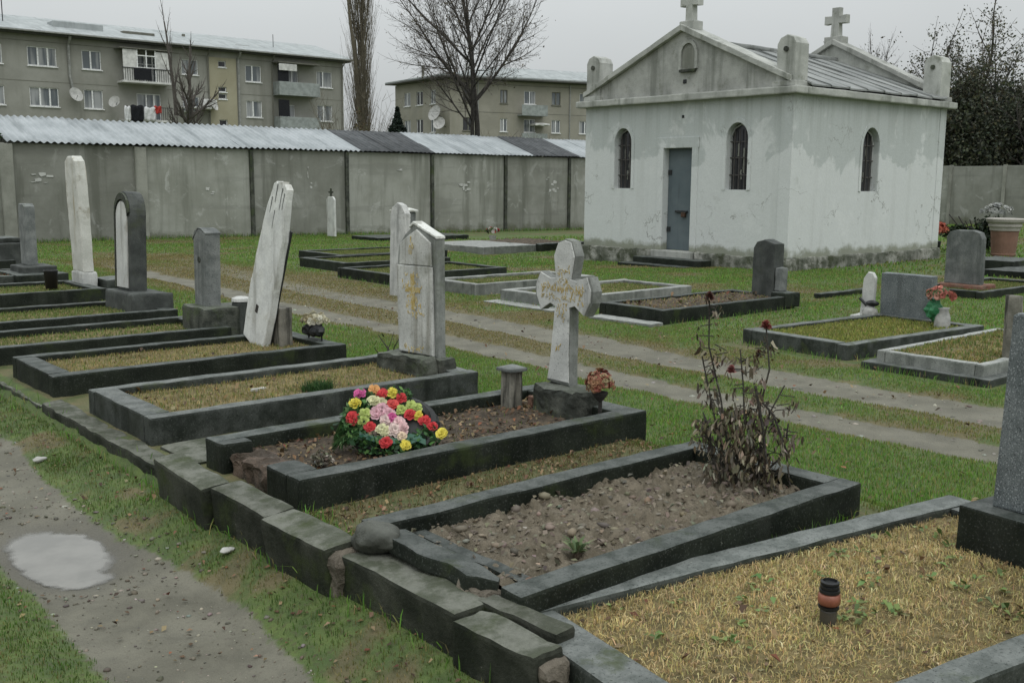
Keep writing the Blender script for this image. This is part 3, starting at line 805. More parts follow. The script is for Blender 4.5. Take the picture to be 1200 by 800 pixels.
    P("hinge", BOX((X0+.14, 14.44, .62), (X0+.165, 14.53, .72), bevel=.004), 'dark_metal', d)
    P("hinge", BOX((X0+.14, 14.44, 1.80), (X0+.165, 14.53, 1.90), bevel=.004), 'dark_metal', d)
    # doorstep and two dark steps
    P("doorstep", BOX((X0-.16, 13.62, .0), (X0+.16, 14.70, .24), bevel=.02, seg=.15, jit=.008), 'chapel_trim')
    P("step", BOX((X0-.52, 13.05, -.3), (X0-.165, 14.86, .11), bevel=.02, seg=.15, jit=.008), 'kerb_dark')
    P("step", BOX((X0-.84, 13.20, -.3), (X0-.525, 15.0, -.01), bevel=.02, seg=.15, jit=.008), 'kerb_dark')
    # cornice
    for a, b in (((X0-.17, Y0-.17, ZE), (X0+.2, Y1+.17, ZE+.14)), ((X1-.2, Y0-.17, ZE), (X1+.17, Y1+.17, ZE+.14)),
                 ((X0+.203, Y0-.17, ZE+.002), (X1-.203, Y0+.2, ZE+.138)), ((X0+.203, Y1-.2, ZE+.002), (X1-.203, Y1+.17, ZE+.138))):
        P("cornice", BOX(a, b, bevel=.025, seg=.25, jit=.008), 'chapel_trim')
    # gables (front and rear) with sloping copings
    yc = 14.10
    for x, ap, lo in ((X0-.02, 4.66, 3.40), (X1-.30, 4.86, 3.44)):
        a = PRISM([(Y0+.1, lo-.02), (Y1-.1, lo-.02), (Y1-.1, lo+.12), (yc, ap), (Y0+.1, lo+.12)], x, x+.30, bevel=.015, seg=.35, jit=.006)
        gb = P("gable", a, 'chapel_trim')
        for s in (-1, 1):
            ye = Y0+.02 if s < 0 else Y1-.02
            bm = PRISM([(yc, ap+.0), (yc, ap+.12), (ye, lo+.20), (ye, lo+.09)], x-.10, x+.40, bevel=.012, seg=.3, jit=.008)
            P("coping", bm, 'chapel_trim')
    bm = PRISM(arch_pts(13.93, 3.90, .34, .50, point=.4), X0-.032, X0+.0, bevel=.004)
    P("niche", bm, 'wall'); P("niche_surround", ring(13.93, 3.90, .34, .50, .07, 'x', X0, X0-.065), 'chapel_trim')
    P("niche_sill", BOX((X0-.09, 13.73, 3.84), (X0, 14.13, 3.895), bevel=.008), 'moss_stone')
    P("vent_hole", BOX((X0-.035, 13.97, 3.62), (X0-.01, 14.06, 3.70), bevel=.01), 'black_plastic')
    P("vent_hole", BOX((X0-.012, 14.02, 2.94), (X0+.01, 14.08, 3.0), bevel=.01), 'black_plastic')
    # roof slopes of overlapping metal sheets
    for s in (-1, 1):
        ye = Y0-.16 if s < 0 else Y1+.16
        xs = np.linspace(X0+.30, X1-.30, 9)
        for k in range(8):
            bm = bmesh.new(); rows = []
            for j in range(9):
                t = j/8
                rows.append([bm.verts.new((xs[k]-.02+(xs[k+1]-xs[k]+.04)*u, ye+(yc-ye)*t, 3.46+(4.50-3.46)*t+.02*noise.noise((k*3.1+u, t*4, s))+(.010 if k % 2 else 0)+(.022 if u in (0., 1.) else 0))) for u in (0., .06, .25, .5, .75, .94, 1.)])
            for A, B in zip(rows, rows[1:]):
                for i in range(6): bm.faces.new((A[i], A[i+1], B[i+1], B[i]))
            r = bmesh.ops.extrude_face_region(bm, geom=bm.faces[:])
            for v in r['geom']:
                if isinstance(v, bmesh.types.BMVert): v.co.z -= .03
            P("roof_sheet", bm, 'chapel_roof')
    P("ridge_cap", BOX((X0+.3, yc-.12, 4.47), (X1-.3, yc+.12, 4.56), bevel=.03, seg=.3, jit=.01), 'chapel_roof')
    # four corner pinnacles with pointed caps
    for x, y, h in ((X0-.06, Y0-.03, 4.24), (X0-.06, Y1-.48, 4.28), (X1-.42, Y0-.06, 4.30), (X1-.42, Y1-.48, 4.28)):
        w = .41
        body = PRISM([(y, ZE+.142), (y+w, ZE+.142), (y+w, h-.06), (y+w*.84, h+.045), (y+w*.5, h+.10), (y+w*.16, h+.045), (y, h-.06)], x, x+w, bevel=.016, seg=.2, jit=.006)
        pn = P("pinnacle", body, 'chapel_trim')
        bm = bmesh.new(); 
        tube(bm, [(x-.03, y+w/2, h-.16), (x+.02, y+w/2, h-.16)], .05, 10); P("roundel", bm, 'moss_stone', pn)
        P("pinnacle_foot", BOX((x-.045, y-.045, ZE+.143), (x+w+.045, y+w+.045, ZE+.24), bevel=.012, seg=.2, jit=.006), 'chapel_trim', pn)
    # crosses
    for x, y, z, sc in ((X0+.12, 14.02, 4.70, .74), (X1-.15, 14.15, 4.90, .92)):
        b = P("cross_pedestal", BOX((x-.15, y-.25*sc, z-.04), (x+.15, y+.25*sc, z+.15), bevel=.02, seg=.15, jit=.006), 'chapel_trim')
        z += .15
        a = .105*sc
        pts = [(y-a*1.15, z), (y+a*1.15, z), (y+a, z+.30), (y+.31*sc, z+.29), (y+.31*sc, z+.29+2*a), (y+a, z+.28+2*a), (y+a, z+.66), (y-a, z+.66), (y-a, z+.28+2*a), (y-.31*sc, z+.29+2*a), (y-.31*sc, z+.29), (y-a, z+.30)]
        P("cross", PRISM(pts, x-.085, x+.085, bevel=.012, seg=.2, jit=.005), 'chapel_trim', b)
# ------------------------------------------------------------------ blocks of flats
def facade(holes, s0, s1, z0, z1, depth=.16):
    """flat wall in the plane y=0 facing -y, with window openings and their reveals"""
    S_ = sorted(set(round(q, 3) for q in [s0, s1]+[h[0] for h in holes]+[h[0]+h[2] for h in holes]))
    Z_ = sorted(set(round(q, 3) for q in [z0, z1]+[h[1] for h in holes]+[h[1]+h[3] for h in holes]))
    bm = bmesh.new(); V = {}
    def v(s, z, d=0):
        k = (round(s, 3), round(z, 3), d)
        if k not in V: V[k] = bm.verts.new((s, d, z))
        return V[k]
    for a, b in zip(S_, S_[1:]):
        for c, d in zip(Z_, Z_[1:]):
            ms, mz = (a+b)/2, (c+d)/2
            if any(h[0] < ms < h[0]+h[2] and h[1] < mz < h[1]+h[3] for h in holes): continue
            bm.faces.new((v(a, c), v(b, c), v(b, d), v(a, d)))
    for s, z, w, h in holes:
        q = [(s, z), (s+w, z), (s+w, z+h), (s, z+h)]
        for (a, b), (c, d) in zip(q, q[1:]+q[:1]):
            bm.faces.new((v(a, b), v(c, d), v(c, d, depth), v(a, b, depth)))
    return bm

def flat_window(P, parent, s, z, w, h, mull, dark=False, trans=False, fm='frame_white'):
    g = P("window", BOX((s+.01, .115, z+.01), (s+w-.01, .135, z+h-.01), bevel=0), 'glass_dark' if dark else 'glass', parent)
    bm = bmesh.new(); t = .055
    rbox(bm, (s, .06, z), (s+t, .112, z+h), bevel=0); rbox(bm, (s+w-t, .06, z), (s+w, .112, z+h), bevel=0)
    rbox(bm, (s+t, .062, z), (s+w-t, .110, z+t), bevel=0); rbox(bm, (s+t, .062, z+h-t), (s+w-t, .110, z+h), bevel=0)
    for f in mull: rbox(bm, (s+w*f-.05, .055, z+t), (s+w*f+.05, .108, z+h-t), bevel=0)
    if trans: rbox(bm, (s+t, .058, z+h*.66), (s+w-t, .106, z+h*.66+.07), bevel=0)
    P("window_frame", bm, fm, g)
    P("sill", BOX((s-.06, -.09, z-.08), (s+w+.06, .05, z-.012), bevel=.01), fm, g)

def dish(P, parent, s, z, r, y=-.55, yaw=.3):
    bm = bmesh.new()
    prof = [(r*k/6, .22*r*(k/6)**2) for k in range(0, 7)]
    prof[0] = (.01, 0)
    lathe(bm, prof, 20, cap=False)
    rr = bmesh.ops.extrude_face_region(bm, geom=bm.faces[:])
    for q in rr['geom']:
        if isinstance(q, bmesh.types.BMVert): q.co.z -= .02
    bm.transform(Matrix.Translation((s, y, z)) @ Matrix.Rotation(yaw, 4, 'Z') @ Matrix.Rotation(math.radians(68), 4, 'X'))
    o = P("satellite_dish", bm, 'ice', parent)
    bm = bmesh.new(); tube(bm, [(s, 0, z-.25), (s, y*.6, z-.2), (s, y+.06, z)], .03, 5); tube(bm, [(s, y, z-r*.8), (s, y-.45, z-.05)], .015, 4)
    P("bracket", bm, 'dark_metal', o)

def build_flats_a():
    # facade plane y=74.55, parallel to the rows of graves
    ox, oy = 19.17, 74.55
    g = empty("apartment_building", (ox, oy, 0), "long grey block of flats with balconies, left behind the garages", "building")
    def P(name, bm, mat, parent=g, **k): return obj(name, bm, MAT[mat], parent, **k)
    SL, SR, ZT = -12.0, 25.75, 10.95
    H = []
    wins = []
    def win(s, z, w, h, mull, **k): H.append((s, z, w, h)); wins.append((s, z, w, h, mull, k))
    for dz in (0, -2.65, -5.3):
        win(1.56, 9.07+dz, 1.86, 1.24, (.36, .70)); win(5.08, 9.07+dz, 1.30, 1.27, (.46,))
        win(17.17, 9.02+dz, 1.30, 1.23, (.44,)); win(23.30, 8.98+dz, 1.40, 1.25, (.42,))
        win(-1.55, 9.06+dz, 1.55, 1.24, (.5,)); win(-6.2, 9.06+dz, 1.86, 1.24, (.36, .7)); win(-10, 9.06+dz, 1.3, 1.24, (.5,))
        win(12.15, 9.22+dz, 1.25, 1.08, (.5,))
        win(20.55 if dz == 0 else 20.2, 8.45+dz, 1.1, 1.66, (.52,)); win(8.75, 8.45+dz, 1.75, 1.85, (.4, .72), trans=dz == 0)
    win(14.98, 9.93, .62, .45, (), dark=True); win(14.92, 8.12, .66, .37, (), dark=True); win(14.92, 7.60, .66, .40, (), dark=True); win(14.92, 5.6, .66, .48, (), dark=True)
    P("wall", facade(H, SL, SR, 0, ZT), 'render_a')
    P("side_wall", BOX((SR-.2, .18, 0), (SR-.001, 11, ZT), bevel=0), 'render_a'); P("side_wall", BOX((SL+.001, .18, 0), (SL+.2, 11, ZT), bevel=0), 'render_a')
    P("rear_wall", BOX((SL+.3, 10.8, 0), (SR-.3, 11, ZT), bevel=0), 'render_a')
    P("stair_panel", facade([h for h in H if 14.2 < h[0] < 16], 14.25, 16.42, 0.1, 10.62, .03), 'render_stair').location.y = -.03
    for s, z, w, h, mull, k in wins: flat_window(P, g, s, z, w, h, mull, **k)
    # joints between the wall panels
    bm = bmesh.new()
    for z in (10.62, 8.02, 5.4):
        for a, b in ((SL, 7.4), (11.0, 14.2), (16.5, 19.3), (22.95, SR)): rbox(bm, (a, -.008, z), (b, .01, z+.05), bevel=0)
    P("panel_joint", bm, 'seam')
    # roof: overhanging eave, low pale metal pitch, hatches
    P("eave", BOX((SL-.2, -.55, 11.05), (SR+.45, 11.3, 11.17), bevel=0), 'eave'); P("frieze", BOX((SL, -.03, 10.951), (SR, .3, 11.049), bevel=0), 'render_a')
    rf = P("roof", PRISM([(-.75, 11.175), (-.75, 11.29), (5.4, 12.95), (11.5, 11.35), (11.5, 11.175)], SL-.3, SR+.55, axis='x'), 'roof_pale')
    P("gutter", BOX((SL-.3, -.86, 11.16), (SR+.5, -.76, 11.26), bevel=.02), 'pipe')
    P("hatch", BOX((3.8, 1.6, 11.6), (7.2, 3.0, 12.35), bevel=.05), 'roof_pale', rf); P("hatch", BOX((8.6, 1.6, 11.6), (10.9, 2.6, 12.12), bevel=.05), 'seam', rf)
    P("vent_pipe", BOX((13.6, 3, 11.7), (13.8, 3.2, 12.5), bevel=.02), 'seam', rf); P("vent_pipe", BOX((17.0, 1.2, 11.4), (18.2, 1.5, 11.85), bevel=.05), 'seam', rf)
    bm = bmesh.new(); tube(bm, [(.7, 2, 11.6), (.7, 2, 15.6)], .045, 4); P("antenna", bm, 'dark_metal', rf)
    bm = bmesh.new(); tube(bm, [(20.6, 2, 11.6), (20.6, 2, 13.0)], .03, 4); P("antenna", bm, 'dark_metal', rf)
    for s, lo in ((4.2, 7.6), (16.55, 0), (14.12, 0), (-4, 0), (25.6, 0), (19.35, 0)):
        bm = bmesh.new(); th = .09 if s in (16.55, 4.2) else .05
        tube(bm, [(s, -.6, 11.12), (s, -.45, 10.9), (s, -.11, 10.6), (s, -.11, lo+.9), (s+(.15 if lo else 0), -.11, lo)], th, 6); P("drainpipe", bm, 'pipe' if th > .06 else 'seam')
    # first balcony: slab, white side screens, iron railing, door
    for k, (z, full) in enumerate(((8.28, True), (5.63, False))):
        b = P("balcony", BOX((7.42, -1.15, z), (10.95, -.002, z+.14), bevel=.01), 'balc_white')
        bm = bmesh.new()
        for s in np.arange(7.47, 10.92, .16): rbox(bm, (s-.012, -1.13, z+.14), (s+.012, -1.105, z+.98), bevel=0)
        rbox(bm, (7.43, -1.14, z+.981), (10.93, -1.095, z+1.03), bevel=0); P("railing", bm, 'dark_metal', b)
        if full:
            P("side_screen", BOX((7.5, -1.09, z+.15), (8.45, -1.06, z+2.25), bevel=0), 'balc_white', b); P("side_screen", BOX((9.85, -1.09, z+.15), (10.9, -1.06, z+2.2), bevel=0), 'balc_white', b)
            P("railing_cloth", BOX((8.2, -1.17, z+.22), (9.45, -1.145, z+1.0), bevel=0), 'cloth_black', b)
            P("balcony_roof", BOX((7.3, -1.2, z+2.3), (11.1, -.002, z+2.37), bevel=0), 'seam', b)
            bm = bmesh.new()
            for s in (8.5, 9.15, 9.8): rbox(bm, (s-.04, -1.085, z+.15), (s+.04, -1.03, z+2.28), bevel=0)
            rbox(bm, (8.4, -1.092, z+1.85), (9.9, -1.04, z+1.92), bevel=0); rbox(bm, (8.4, -1.092, z+1.05), (9.9, -1.04, z+1.10), bevel=0); P("glazing_bars", bm, 'frame_white', b)
        else:
            P("awning", BOX((11.9, -1.2, z+1.1), (13.9, -.1, z+1.25), bevel=.05, seg=.4, jit=.06), 'balc_white', b)
    # second balcony column: solid grey parapets
    for z, m in ((8.20, 'balc_grey'), (5.55, 'balc_grey')):
        b = P("balcony", BOX((19.42, -1.12, z-.1), (22.95, -.002, z+.02), bevel=.01), m)
        P("parapet", BOX((19.42, -1.12, z+.021), (22.95, -1.04, z+.92), bevel=.01), m, b); P("parapet", BOX((22.87, -1.035, z+.021), (22.95, -.002, z+.92), bevel=.01), m, b); P("parapet", BOX((19.42, -1.035, z+.021), (19.5, -.002, z+.92), bevel=.01), m, b)
        P("side_screen", BOX((19.40, -1.0, z+.95), (20.3, -.93, z+2.2), bevel=0), 'cloth_black', b)
        if z > 8: P("sun_blind", BOX((19.42, -1.14, z+1.75), (20.95, -1.09, z+2.25), bevel=.02), 'balc_white', b); P("balcony_roof", BOX((19.4, -1.1, z+2.32), (23.0, -.002, z+2.42), bevel=0), 'seam', b)
    dish(P, g, 4.35, 7.25, .50); dish(P, g, 6.9, 6.9, .42, y=-.8, yaw=-.9); dish(P, g, 14.2, 7.05, .42, y=-.7, yaw=.6)
    P("wall_box", BOX((13.5, -.5, 6.9), (14.6, -.1, 7.5), bevel=.08, seg=.3, jit=.04), 'balc_white')
    # washing on the lower balcony
    for s, w, h, m, lab in ((7.35, .42, 1.05, 'cloth_white', "white towel hung beside the black sheet on the lower balcony"),
                            (7.82, .85, 1.15, 'cloth_black', "black sheet hung to dry between white washing on the lower balcony"),
                            (8.75, .8, .95, 'cloth_white', "white sheet hung between the black sheet and the red cloth on the lower balcony"), (9.45, .55, .5, 'cloth_red', "small red cloth hung on the washing line of the lower balcony")):
        bm = bmesh.new(); n = 10
        for th in (0,):
            R = [[bm.verts.new((s+w*i/n, -1.35+.05*math.sin(i*1.3+j)+.02*j, 6.72-(.1 if m == 'cloth_white' else 0)-h*j/6+.04*math.sin(i))) for i in range(n+1)] for j in range(7)]
            for A, B in zip(R, R[1:]):
                for i in range(n): bm.faces.new((A[i], A[i+1], B[i+1], B[i]))
        r = bmesh.ops.extrude_face_region(bm, geom=bm.faces[:])
        for q in r['geom']:
            if isinstance(q, bmesh.types.BMVert): q.co.y += .012
        o = obj("laundry", bm, MAT[m], None, smooth=True); o.location = (ox, oy, 0)
        tag(o, lab, "laundry", "washing on the balcony of the flats")

def build_flats_b():
    g = empty("apartment_building", (58.5, 78.2, 0), "ochre-grey block of flats beyond the large bare tree, with a corner toward the cemetery", "building")
    def face(ang, holes, L, mats, extra=None):
        R = Matrix.Rotation(ang, 4, 'Z')
        def P(name, bm, mat, parent=g, **k):
            bm.transform(R); return obj(name, bm, MAT[mat], parent, **k)
        P("wall", facade([h[:4] for h in holes], 0, L, 0, 10.95), mats)
        for s, z, w, h, mull in holes: flat_window(P, g, s, z, w, h, mull, dark=(s*7+z) % 3 < 1.2, fm='frame_white' if (s*3+z) % 2 > .9 else 'seam')
        bm = bmesh.new()
        for z in (10.62, 8.02, 5.4): rbox(bm, (0, -.008, z), (L, .01, z+.05), bevel=0)
        P("panel_joint", bm, 'seam')
        return P
    a2 = math.atan2(-.277, .961)
    h2 = []
    for dz in (0, -2.65, -5.3):
        for s, w in ((1.3, 1.1), (5.1, .75), (7.6, 1.2), (10.55, .95), (13.6, 1.3), (16.7, 1.0), (19.5, 1.3)): h2.append((s, 8.95+dz, w, 1.22, (.5,)))
    P = face(a2, h2, 24, 'render_b')
    for s in (2.8, 12.5, 18.6):
        bm = bmesh.new(); tube(bm, [(s, -.1, 10.9), (s, -.1, 0)], .06, 6); P("drainpipe", bm, 'pipe')
    for z in (7.9, 5.25):
        b = P("balcony", BOX((6.9, -1.1, z-.1), (9.6, -.003, z), bevel=0), 'balc_grey'); P("parapet", BOX((6.9, -1.1, z+.001), (9.6, -1.02, z+.9), bevel=0), 'balc_grey', b)
    P("awning", BOX((8.2, -1.4, 6.9), (9.7, -.1, 7.1), bevel=.04, seg=.4, jit=.05), 'balc_white')
    # left face turns back from the corner
    a1 = math.atan2(-.998, -.058)+PI
    L = 9.9
    holes = [(q, 8.85+dz, w, 1.3) for dz in (0, -2.65, -5.3) for q, w in ((1.71, 1.2), (4.0, 1.2), (6.55, .9))]
    Rl = Matrix.Translation((0, 0, 0)) @ Matrix.Rotation(a1+PI, 4, 'Z') @ Matrix.Translation((-L, 0, 0))
    def P1(name, bm, mat, parent=g, **k):
        bm.transform(Rl); return obj(name, bm, MAT[mat], parent, **k)
    P1("wall", facade(holes, 0, L, 0, 10.95), 'render_b')
    for k, (s, z, w, h) in enumerate(holes): flat_window(P1, g, s, z, w, h, (.5,), dark=k % 3 == 1)
    dish(P1, g, 8.5, 7.85, .75, y=-.7, yaw=.2); dish(P1, g, 9.2, 6.9, .6, y=-.7, yaw=.6)
    # roof over both wings
    u2 = Vector((math.cos(a2), math.sin(a2))); u1 = Vector((.058, .998))
    c = Vector((0, 0))-u2*.9-u1*.0+Vector((-.5, -.8))
    p = [c, u2*24.5+Vector((-.2, -.8)), u2*24+u1*10, u1*10.6+Vector((-.6, .3))]
    P2 = lambda n, bm, m, par=g: obj(n, bm, MAT[m], par)
    P2("eave", PRISM([tuple(q) for q in p], 11.05, 11.17, axis='z'), 'eave')
    bm = bmesh.new(); A = [bm.verts.new((*(q), 11.18)) for q in p]; A2 = [bm.verts.new((*(q), 11.30)) for q in p]
    m = (p[0]+p[1]+p[2]+p[3])/4; r0 = p[0].lerp(m, .55); r1 = p[1].lerp(m, .55)
    r = [bm.verts.new((*(q.lerp(m, .6)), 12.5)) for q in p]
    for i in range(4):
        j = (i+1) % 4
        bm.faces.new((A[i], A[j], A2[j], A2[i])); bm.faces.new((A2[i], A2[j], r[j], r[i]))
    bm.faces.new(r); bm.faces.new(A[::-1])
    rf = P2("roof", bm, 'roof_pale'); P2("chimney", BOX((4.5, 3, 11.6), (5.3, 3.6, 12.9)), 'balc_white', rf); P2("chimney", BOX((11, 2, 11.6), (11.8, 2.6, 12.7)), 'balc_white', rf)
    P2("vent_pipe", BOX((.5, 5, 11.3), (.7, 5.2, 12.6)), 'seam', rf)

# ------------------------------------------------------------------ trees
class Tree:
    def __init__(s, seed): s.r = random.Random(seed); s.wood = bmesh.new(); s.twig = bmesh.new(); s.tips = []
    def grow(s, p, d, L, r, lvl, maxl, kids, spread, up, wig, taper=.55, thick=2, n0=None, lenf=.62, start=.25):
        k = 6 if lvl < 2 else 4
        pts = [p.copy()]; rad = [r]; dirs = [d.copy()]
        q = p.copy(); dd = d.copy()
        for i in range(k):
            dd = (dd+Vector((s.r.gauss(0, wig), s.r.gauss(0, wig), s.r.gauss(0, wig)*.6+up))).normalized()
            q = q+dd*L/k; pts.append(q.copy()); dirs.append(dd.copy()); rad.append(max(.004, r*(1-(1-taper)*(i+1)/k)))
        tube(s.wood if lvl < thick else s.twig, pts, rad, 8 if lvl == 0 else 6 if lvl == 1 else 4 if lvl == 2 else 3, cap=False)
        if lvl >= maxl: s.tips += [(a, b, lvl) for a, b in zip(pts[1:], dirs[1:])]; return
        if lvl >= maxl-1: s.tips += [(pts[-1], dd, lvl)]
        n = kids[lvl]
        for j in range(n):
            f = start+(1-start)*(j+s.r.random()*.8)/n
            x = min(k-.001, f*k); i = int(x); b = pts[i].lerp(pts[i+1], x-i)
            ax = dirs[i].orthogonal().normalized(); ax.rotate(Matrix.Rotation(j*2.4+s.r.random()*1.2, 3, dirs[i]))
            a = spread[lvl]*s.r.uniform(.7, 1.25)
            nd = (dirs[i]*math.cos(a)+ax*math.sin(a)).normalized()
            s.grow(b, nd, L*lenf*s.r.uniform(.75, 1.2)*(1.15-.55*f), rad[i]*s.r.uniform(.45, .62), lvl+1, maxl, kids, spread, up, wig, taper, thick, None, lenf, .15)
        # leader
        s.grow(pts[-1], dd, L*lenf*.9, rad[-1]*.9, lvl+1, maxl, kids, spread, up, wig, taper, thick, None, lenf, .15)
    def done(s, name, loc, label, cat, bark, twig, group=None, leaves=None):
        g = empty(name, loc, label, cat, group)
        obj("trunk", s.wood, MAT[bark], g, smooth=True)
        obj("crown", s.twig, MAT[twig], g)
        if leaves:
            n, size, rad, cols, wts, keep = leaves
            T = [t for t in s.tips if s.r.random() < keep]
            idx = RNG.integers(0, len(T), n)
            base = np.array([T[i][0][:] for i in idx])+RNG.normal(0, rad, (n, 3))*np.array([1, 1, .7])
            leaf_cloud("foliage", base, size, cols, wts, g)
        return g

def leaf_cloud(name, P, size, cols, wts, parent, mat='leaf', clump=None):
    n = len(P); s = size*RNG.uniform(.6, 1.4, n)
    a = RNG.normal(0, 1, (n, 3)); a /= np.linalg.norm(a, axis=1, keepdims=True)
    b = np.cross(a, RNG.normal(0, 1, (n, 3))); b /= np.linalg.norm(b, axis=1, keepdims=True)
    V = np.zeros((n, 4, 3)); V[:, 0] = P-a*s[:, None]*.5; V[:, 1] = P+b*s[:, None]*.3; V[:, 2] = P+a*s[:, None]*.5; V[:, 3] = P-b*s[:, None]*.3
    L = np.arange(n*4); c = palette(n, cols, wts, .25)
    return np_mesh(name, V.reshape(-1, 3), L, np.arange(n)*4, MAT[mat], parent, np.repeat(c, 4, 0))

def foliage_mass(P0, rx, ry, rz, n, size, nclump, seed, hollow=.55):
    """points for leaves spread over many uneven clumps inside an ellipsoid, thinner toward its outline"""
    r = np.random.default_rng(seed)
    d = r.normal(0, 1, (nclump, 3)); d /= np.linalg.norm(d, axis=1, keepdims=True)
    rad = r.uniform(hollow, 1.0, nclump)**.8
    C = d*rad[:, None]*np.array([rx, ry, rz]); cs = r.uniform(.10, .26, nclump)*min(rx, rz)*1.25
    i = r.integers(0, nclump, n)
    return C[i]+r.normal(0, 1, (n, 3))*cs[i][:, None]*np.array([1, 1, .8])+np.array(P0)

def build_trees():
    # the large bare tree beyond the garages
    t = Tree(11)
    for dx, dy, lx, l, r, n in ((0, 0, .03, 6.6, .13, 11), (-.15, .12, -.13, 6.2, .10, 9)):
        d = Vector((.76*lx, -.65*lx, 1)).normalized()
        t.grow(Vector((dx*.6, dy*.6, -.1)), d, l, r, 0, 4, (n, 7, 6, 4), (.80, .60, .65, .7), .045, .06, .5, 2, lenf=.52, start=.48)
    t.done("bare_tree", (26.1, 32.9, 0), "large bare many-stemmed tree standing behind the black and pale garage roofs", "tree", 'bark_dark', 'twig',
           leaves=(2200, .07, .12, [(.07, .05, .03), (.10, .085, .04), (.05, .045, .025)], [2, 2, 2], .5)).scale = (1.08, 1.08, 1.22)
    # the narrow poplar
    t = Tree(5)
    t.grow(Vector((0, 0, 0)), Vector((0.0, 0, 1)), 7.5, .17, 0, 1, (0, 0), (.2, .2), .0, .02, .7, 2, start=.2)
    for k in range(74):
        z = random.uniform(1.5, 12.5); a = random.uniform(0, 2*PI); an = random.uniform(.10, .24)
        d = Vector((math.cos(a)*math.sin(an), math.sin(a)*math.sin(an), math.cos(an)))
        t.grow(Vector((math.cos(a)*.12, math.sin(a)*.12, z)), d, random.uniform(2.2, 4.2)*(1.15 if z < 7 else .8), .035, 1, 3, (0, 5, 4), (.2, .24, .28), .10, .045, .35, 2, lenf=.5, start=.1)
    t.grow(Vector((0, 0, 7.4)), Vector((0.0, 0, 1)), 6.5, .12, 0, 1, (0, 0), (.2, .2), .0, .02, .3, 2)
    t.done("poplar_tree", (30.8, 49.1, 0), "tall narrow bare poplar with upright twigs between the two blocks of flats", "tree", 'twig_poplar', 'twig_poplar')
    # dark bare tree with twiggy lower shoots in front of the left flats
    t = Tree(23)
    t.grow(Vector((0, 0, 0)), Vector((.02, 0, 1)), 5.4, .24, 0, 3, (11, 7, 5), (.85, .6, .6), .07, .06, .45, 1, lenf=.42, start=.5)
    t.grow(Vector((.1, 0, 4.6)), Vector((-.03, 0, 1)), 4.3, .10, 1, 3, (0, 9, 5), (.5, .4, .5), .14, .04, .3, 1, lenf=.34, start=.05)
    t.done("bare_tree", (19.75, 48.1, 0), "dark pollarded bare tree in front of the left block of flats", "tree", 'bark_dark', 'twig')
    # little conifer between poplar and second block
    g = empty("conifer_tree", (30.7, 45.6, 0), "small dark conifer showing over the garages right of the poplar", "tree")
    bm = bmesh.new(); tube(bm, [(0, 0, 0), (0, 0, 5.4)], [.14, .02], 6); obj("trunk", bm, MAT['bark_dark'], g)
    n = 16000; z = 1.2+4.2*RNG.random(n)**1.3; lay = np.floor(z*3.3)/3.3; rr = (1.7*(6.0-z)/4.4)*(.6+.4*np.sin(lay*40))*RNG.random(n)**.5*(.85+.5*RNG.random(n)); a = RNG.uniform(0, 2*PI, n)
    leaf_cloud("crown", np.stack([rr*np.cos(a), rr*np.sin(a), z-.25*rr], 1), .15, [(.018, .030, .022), (.028, .042, .028), (.012, .02, .015)], [2, 2, 1], g)
    # scrub along the foot of the second block
    for x, y, z, rx, rz, n, lab in ((36.5, 47.5, 2.3, 2.4, 1.4, 60, "brown leafless thicket behind the garages left of the chapel"), (47.5, 57, 2.8, 3.2, 2.0, 90, "brown leafless thicket at the foot of the ochre block of flats"), (29.9, 48.2, 2.2, 1.0, 2.6, 50, "yellowish twiggy suckers round the foot of the poplar")):
        g = empty("thicket", (x, y, 0), lab, "shrub"); bm = bmesh.new(); tw = []
        for k in range(n*3):
            a = random.uniform(0, 2*PI); r0 = random.random()**.6*rx*.8; h = rz*2*random.uniform(.5, 1.05)
            p = Vector((r0*math.cos(a), r0*math.sin(a)*.5, .5)); dv = Vector((math.cos(a)*.35, math.sin(a)*.35, 1))
            pts = [p+dv*h*f+Vector((random.gauss(0, .12), random.gauss(0, .12), 0)) for f in (0, .35, .7, 1)]
            tube(bm, pts, [.02, .014, .010, .005], 3, cap=False)
            for q in range(4):
                b = pts[random.choice((1, 2, 3))]; tube(bm, [b, b+Vector((random.gauss(0, .3), random.gauss(0, .3), random.uniform(.2, .7)))], [.008, .004], 3, cap=False)
        obj("stem", bm, MAT['twig_poplar'], g)
        P = foliage_mass((0, 0, rz*1.3), rx, rx*.5, rz, n*14, .1, 40, n, .2)
        leaf_cloud("foliage", P, .12, [(.10, .075, .035), (.075, .07, .03), (.13, .10, .05)], [2, 2, 1], g)
    # trees to the right, behind the chapel and the far wall
    EV = [(.040, .048, .030), (.055, .062, .036), (.026, .032, .022), (.078, .078, .040)]
    def leafy(loc, rx, rz, zc, n, size, seed, label, cols=EV, wts=(3, 3, 2, 1), ncl=70, hollow=.35, trunk=.22, ry=None, name="evergreen_tree"):
        g = empty(name, loc, label, "tree", None)
        t = Tree(seed); t.grow(Vector((0, 0, 0)), Vector((.05, 0, 1)), zc*.75, trunk, 0, 3, (8, 6, 4), (.8, .7, .7), .05, .1, .5, 2, lenf=.6, start=.35)
        obj("trunk", t.wood, MAT['bark_dark'], g, smooth=True); obj("branches", t.twig, MAT['twig'], g)
        P = foliage_mass((0, 0, zc), rx, ry or rx, rz, n, size, ncl, seed, hollow)
        leaf_cloud("crown", P, size, cols, wts, g)
        return g
    OL = [(.080, .082, .048), (.058, .064, .038), (.11, .10, .055), (.042, .048, .030)]
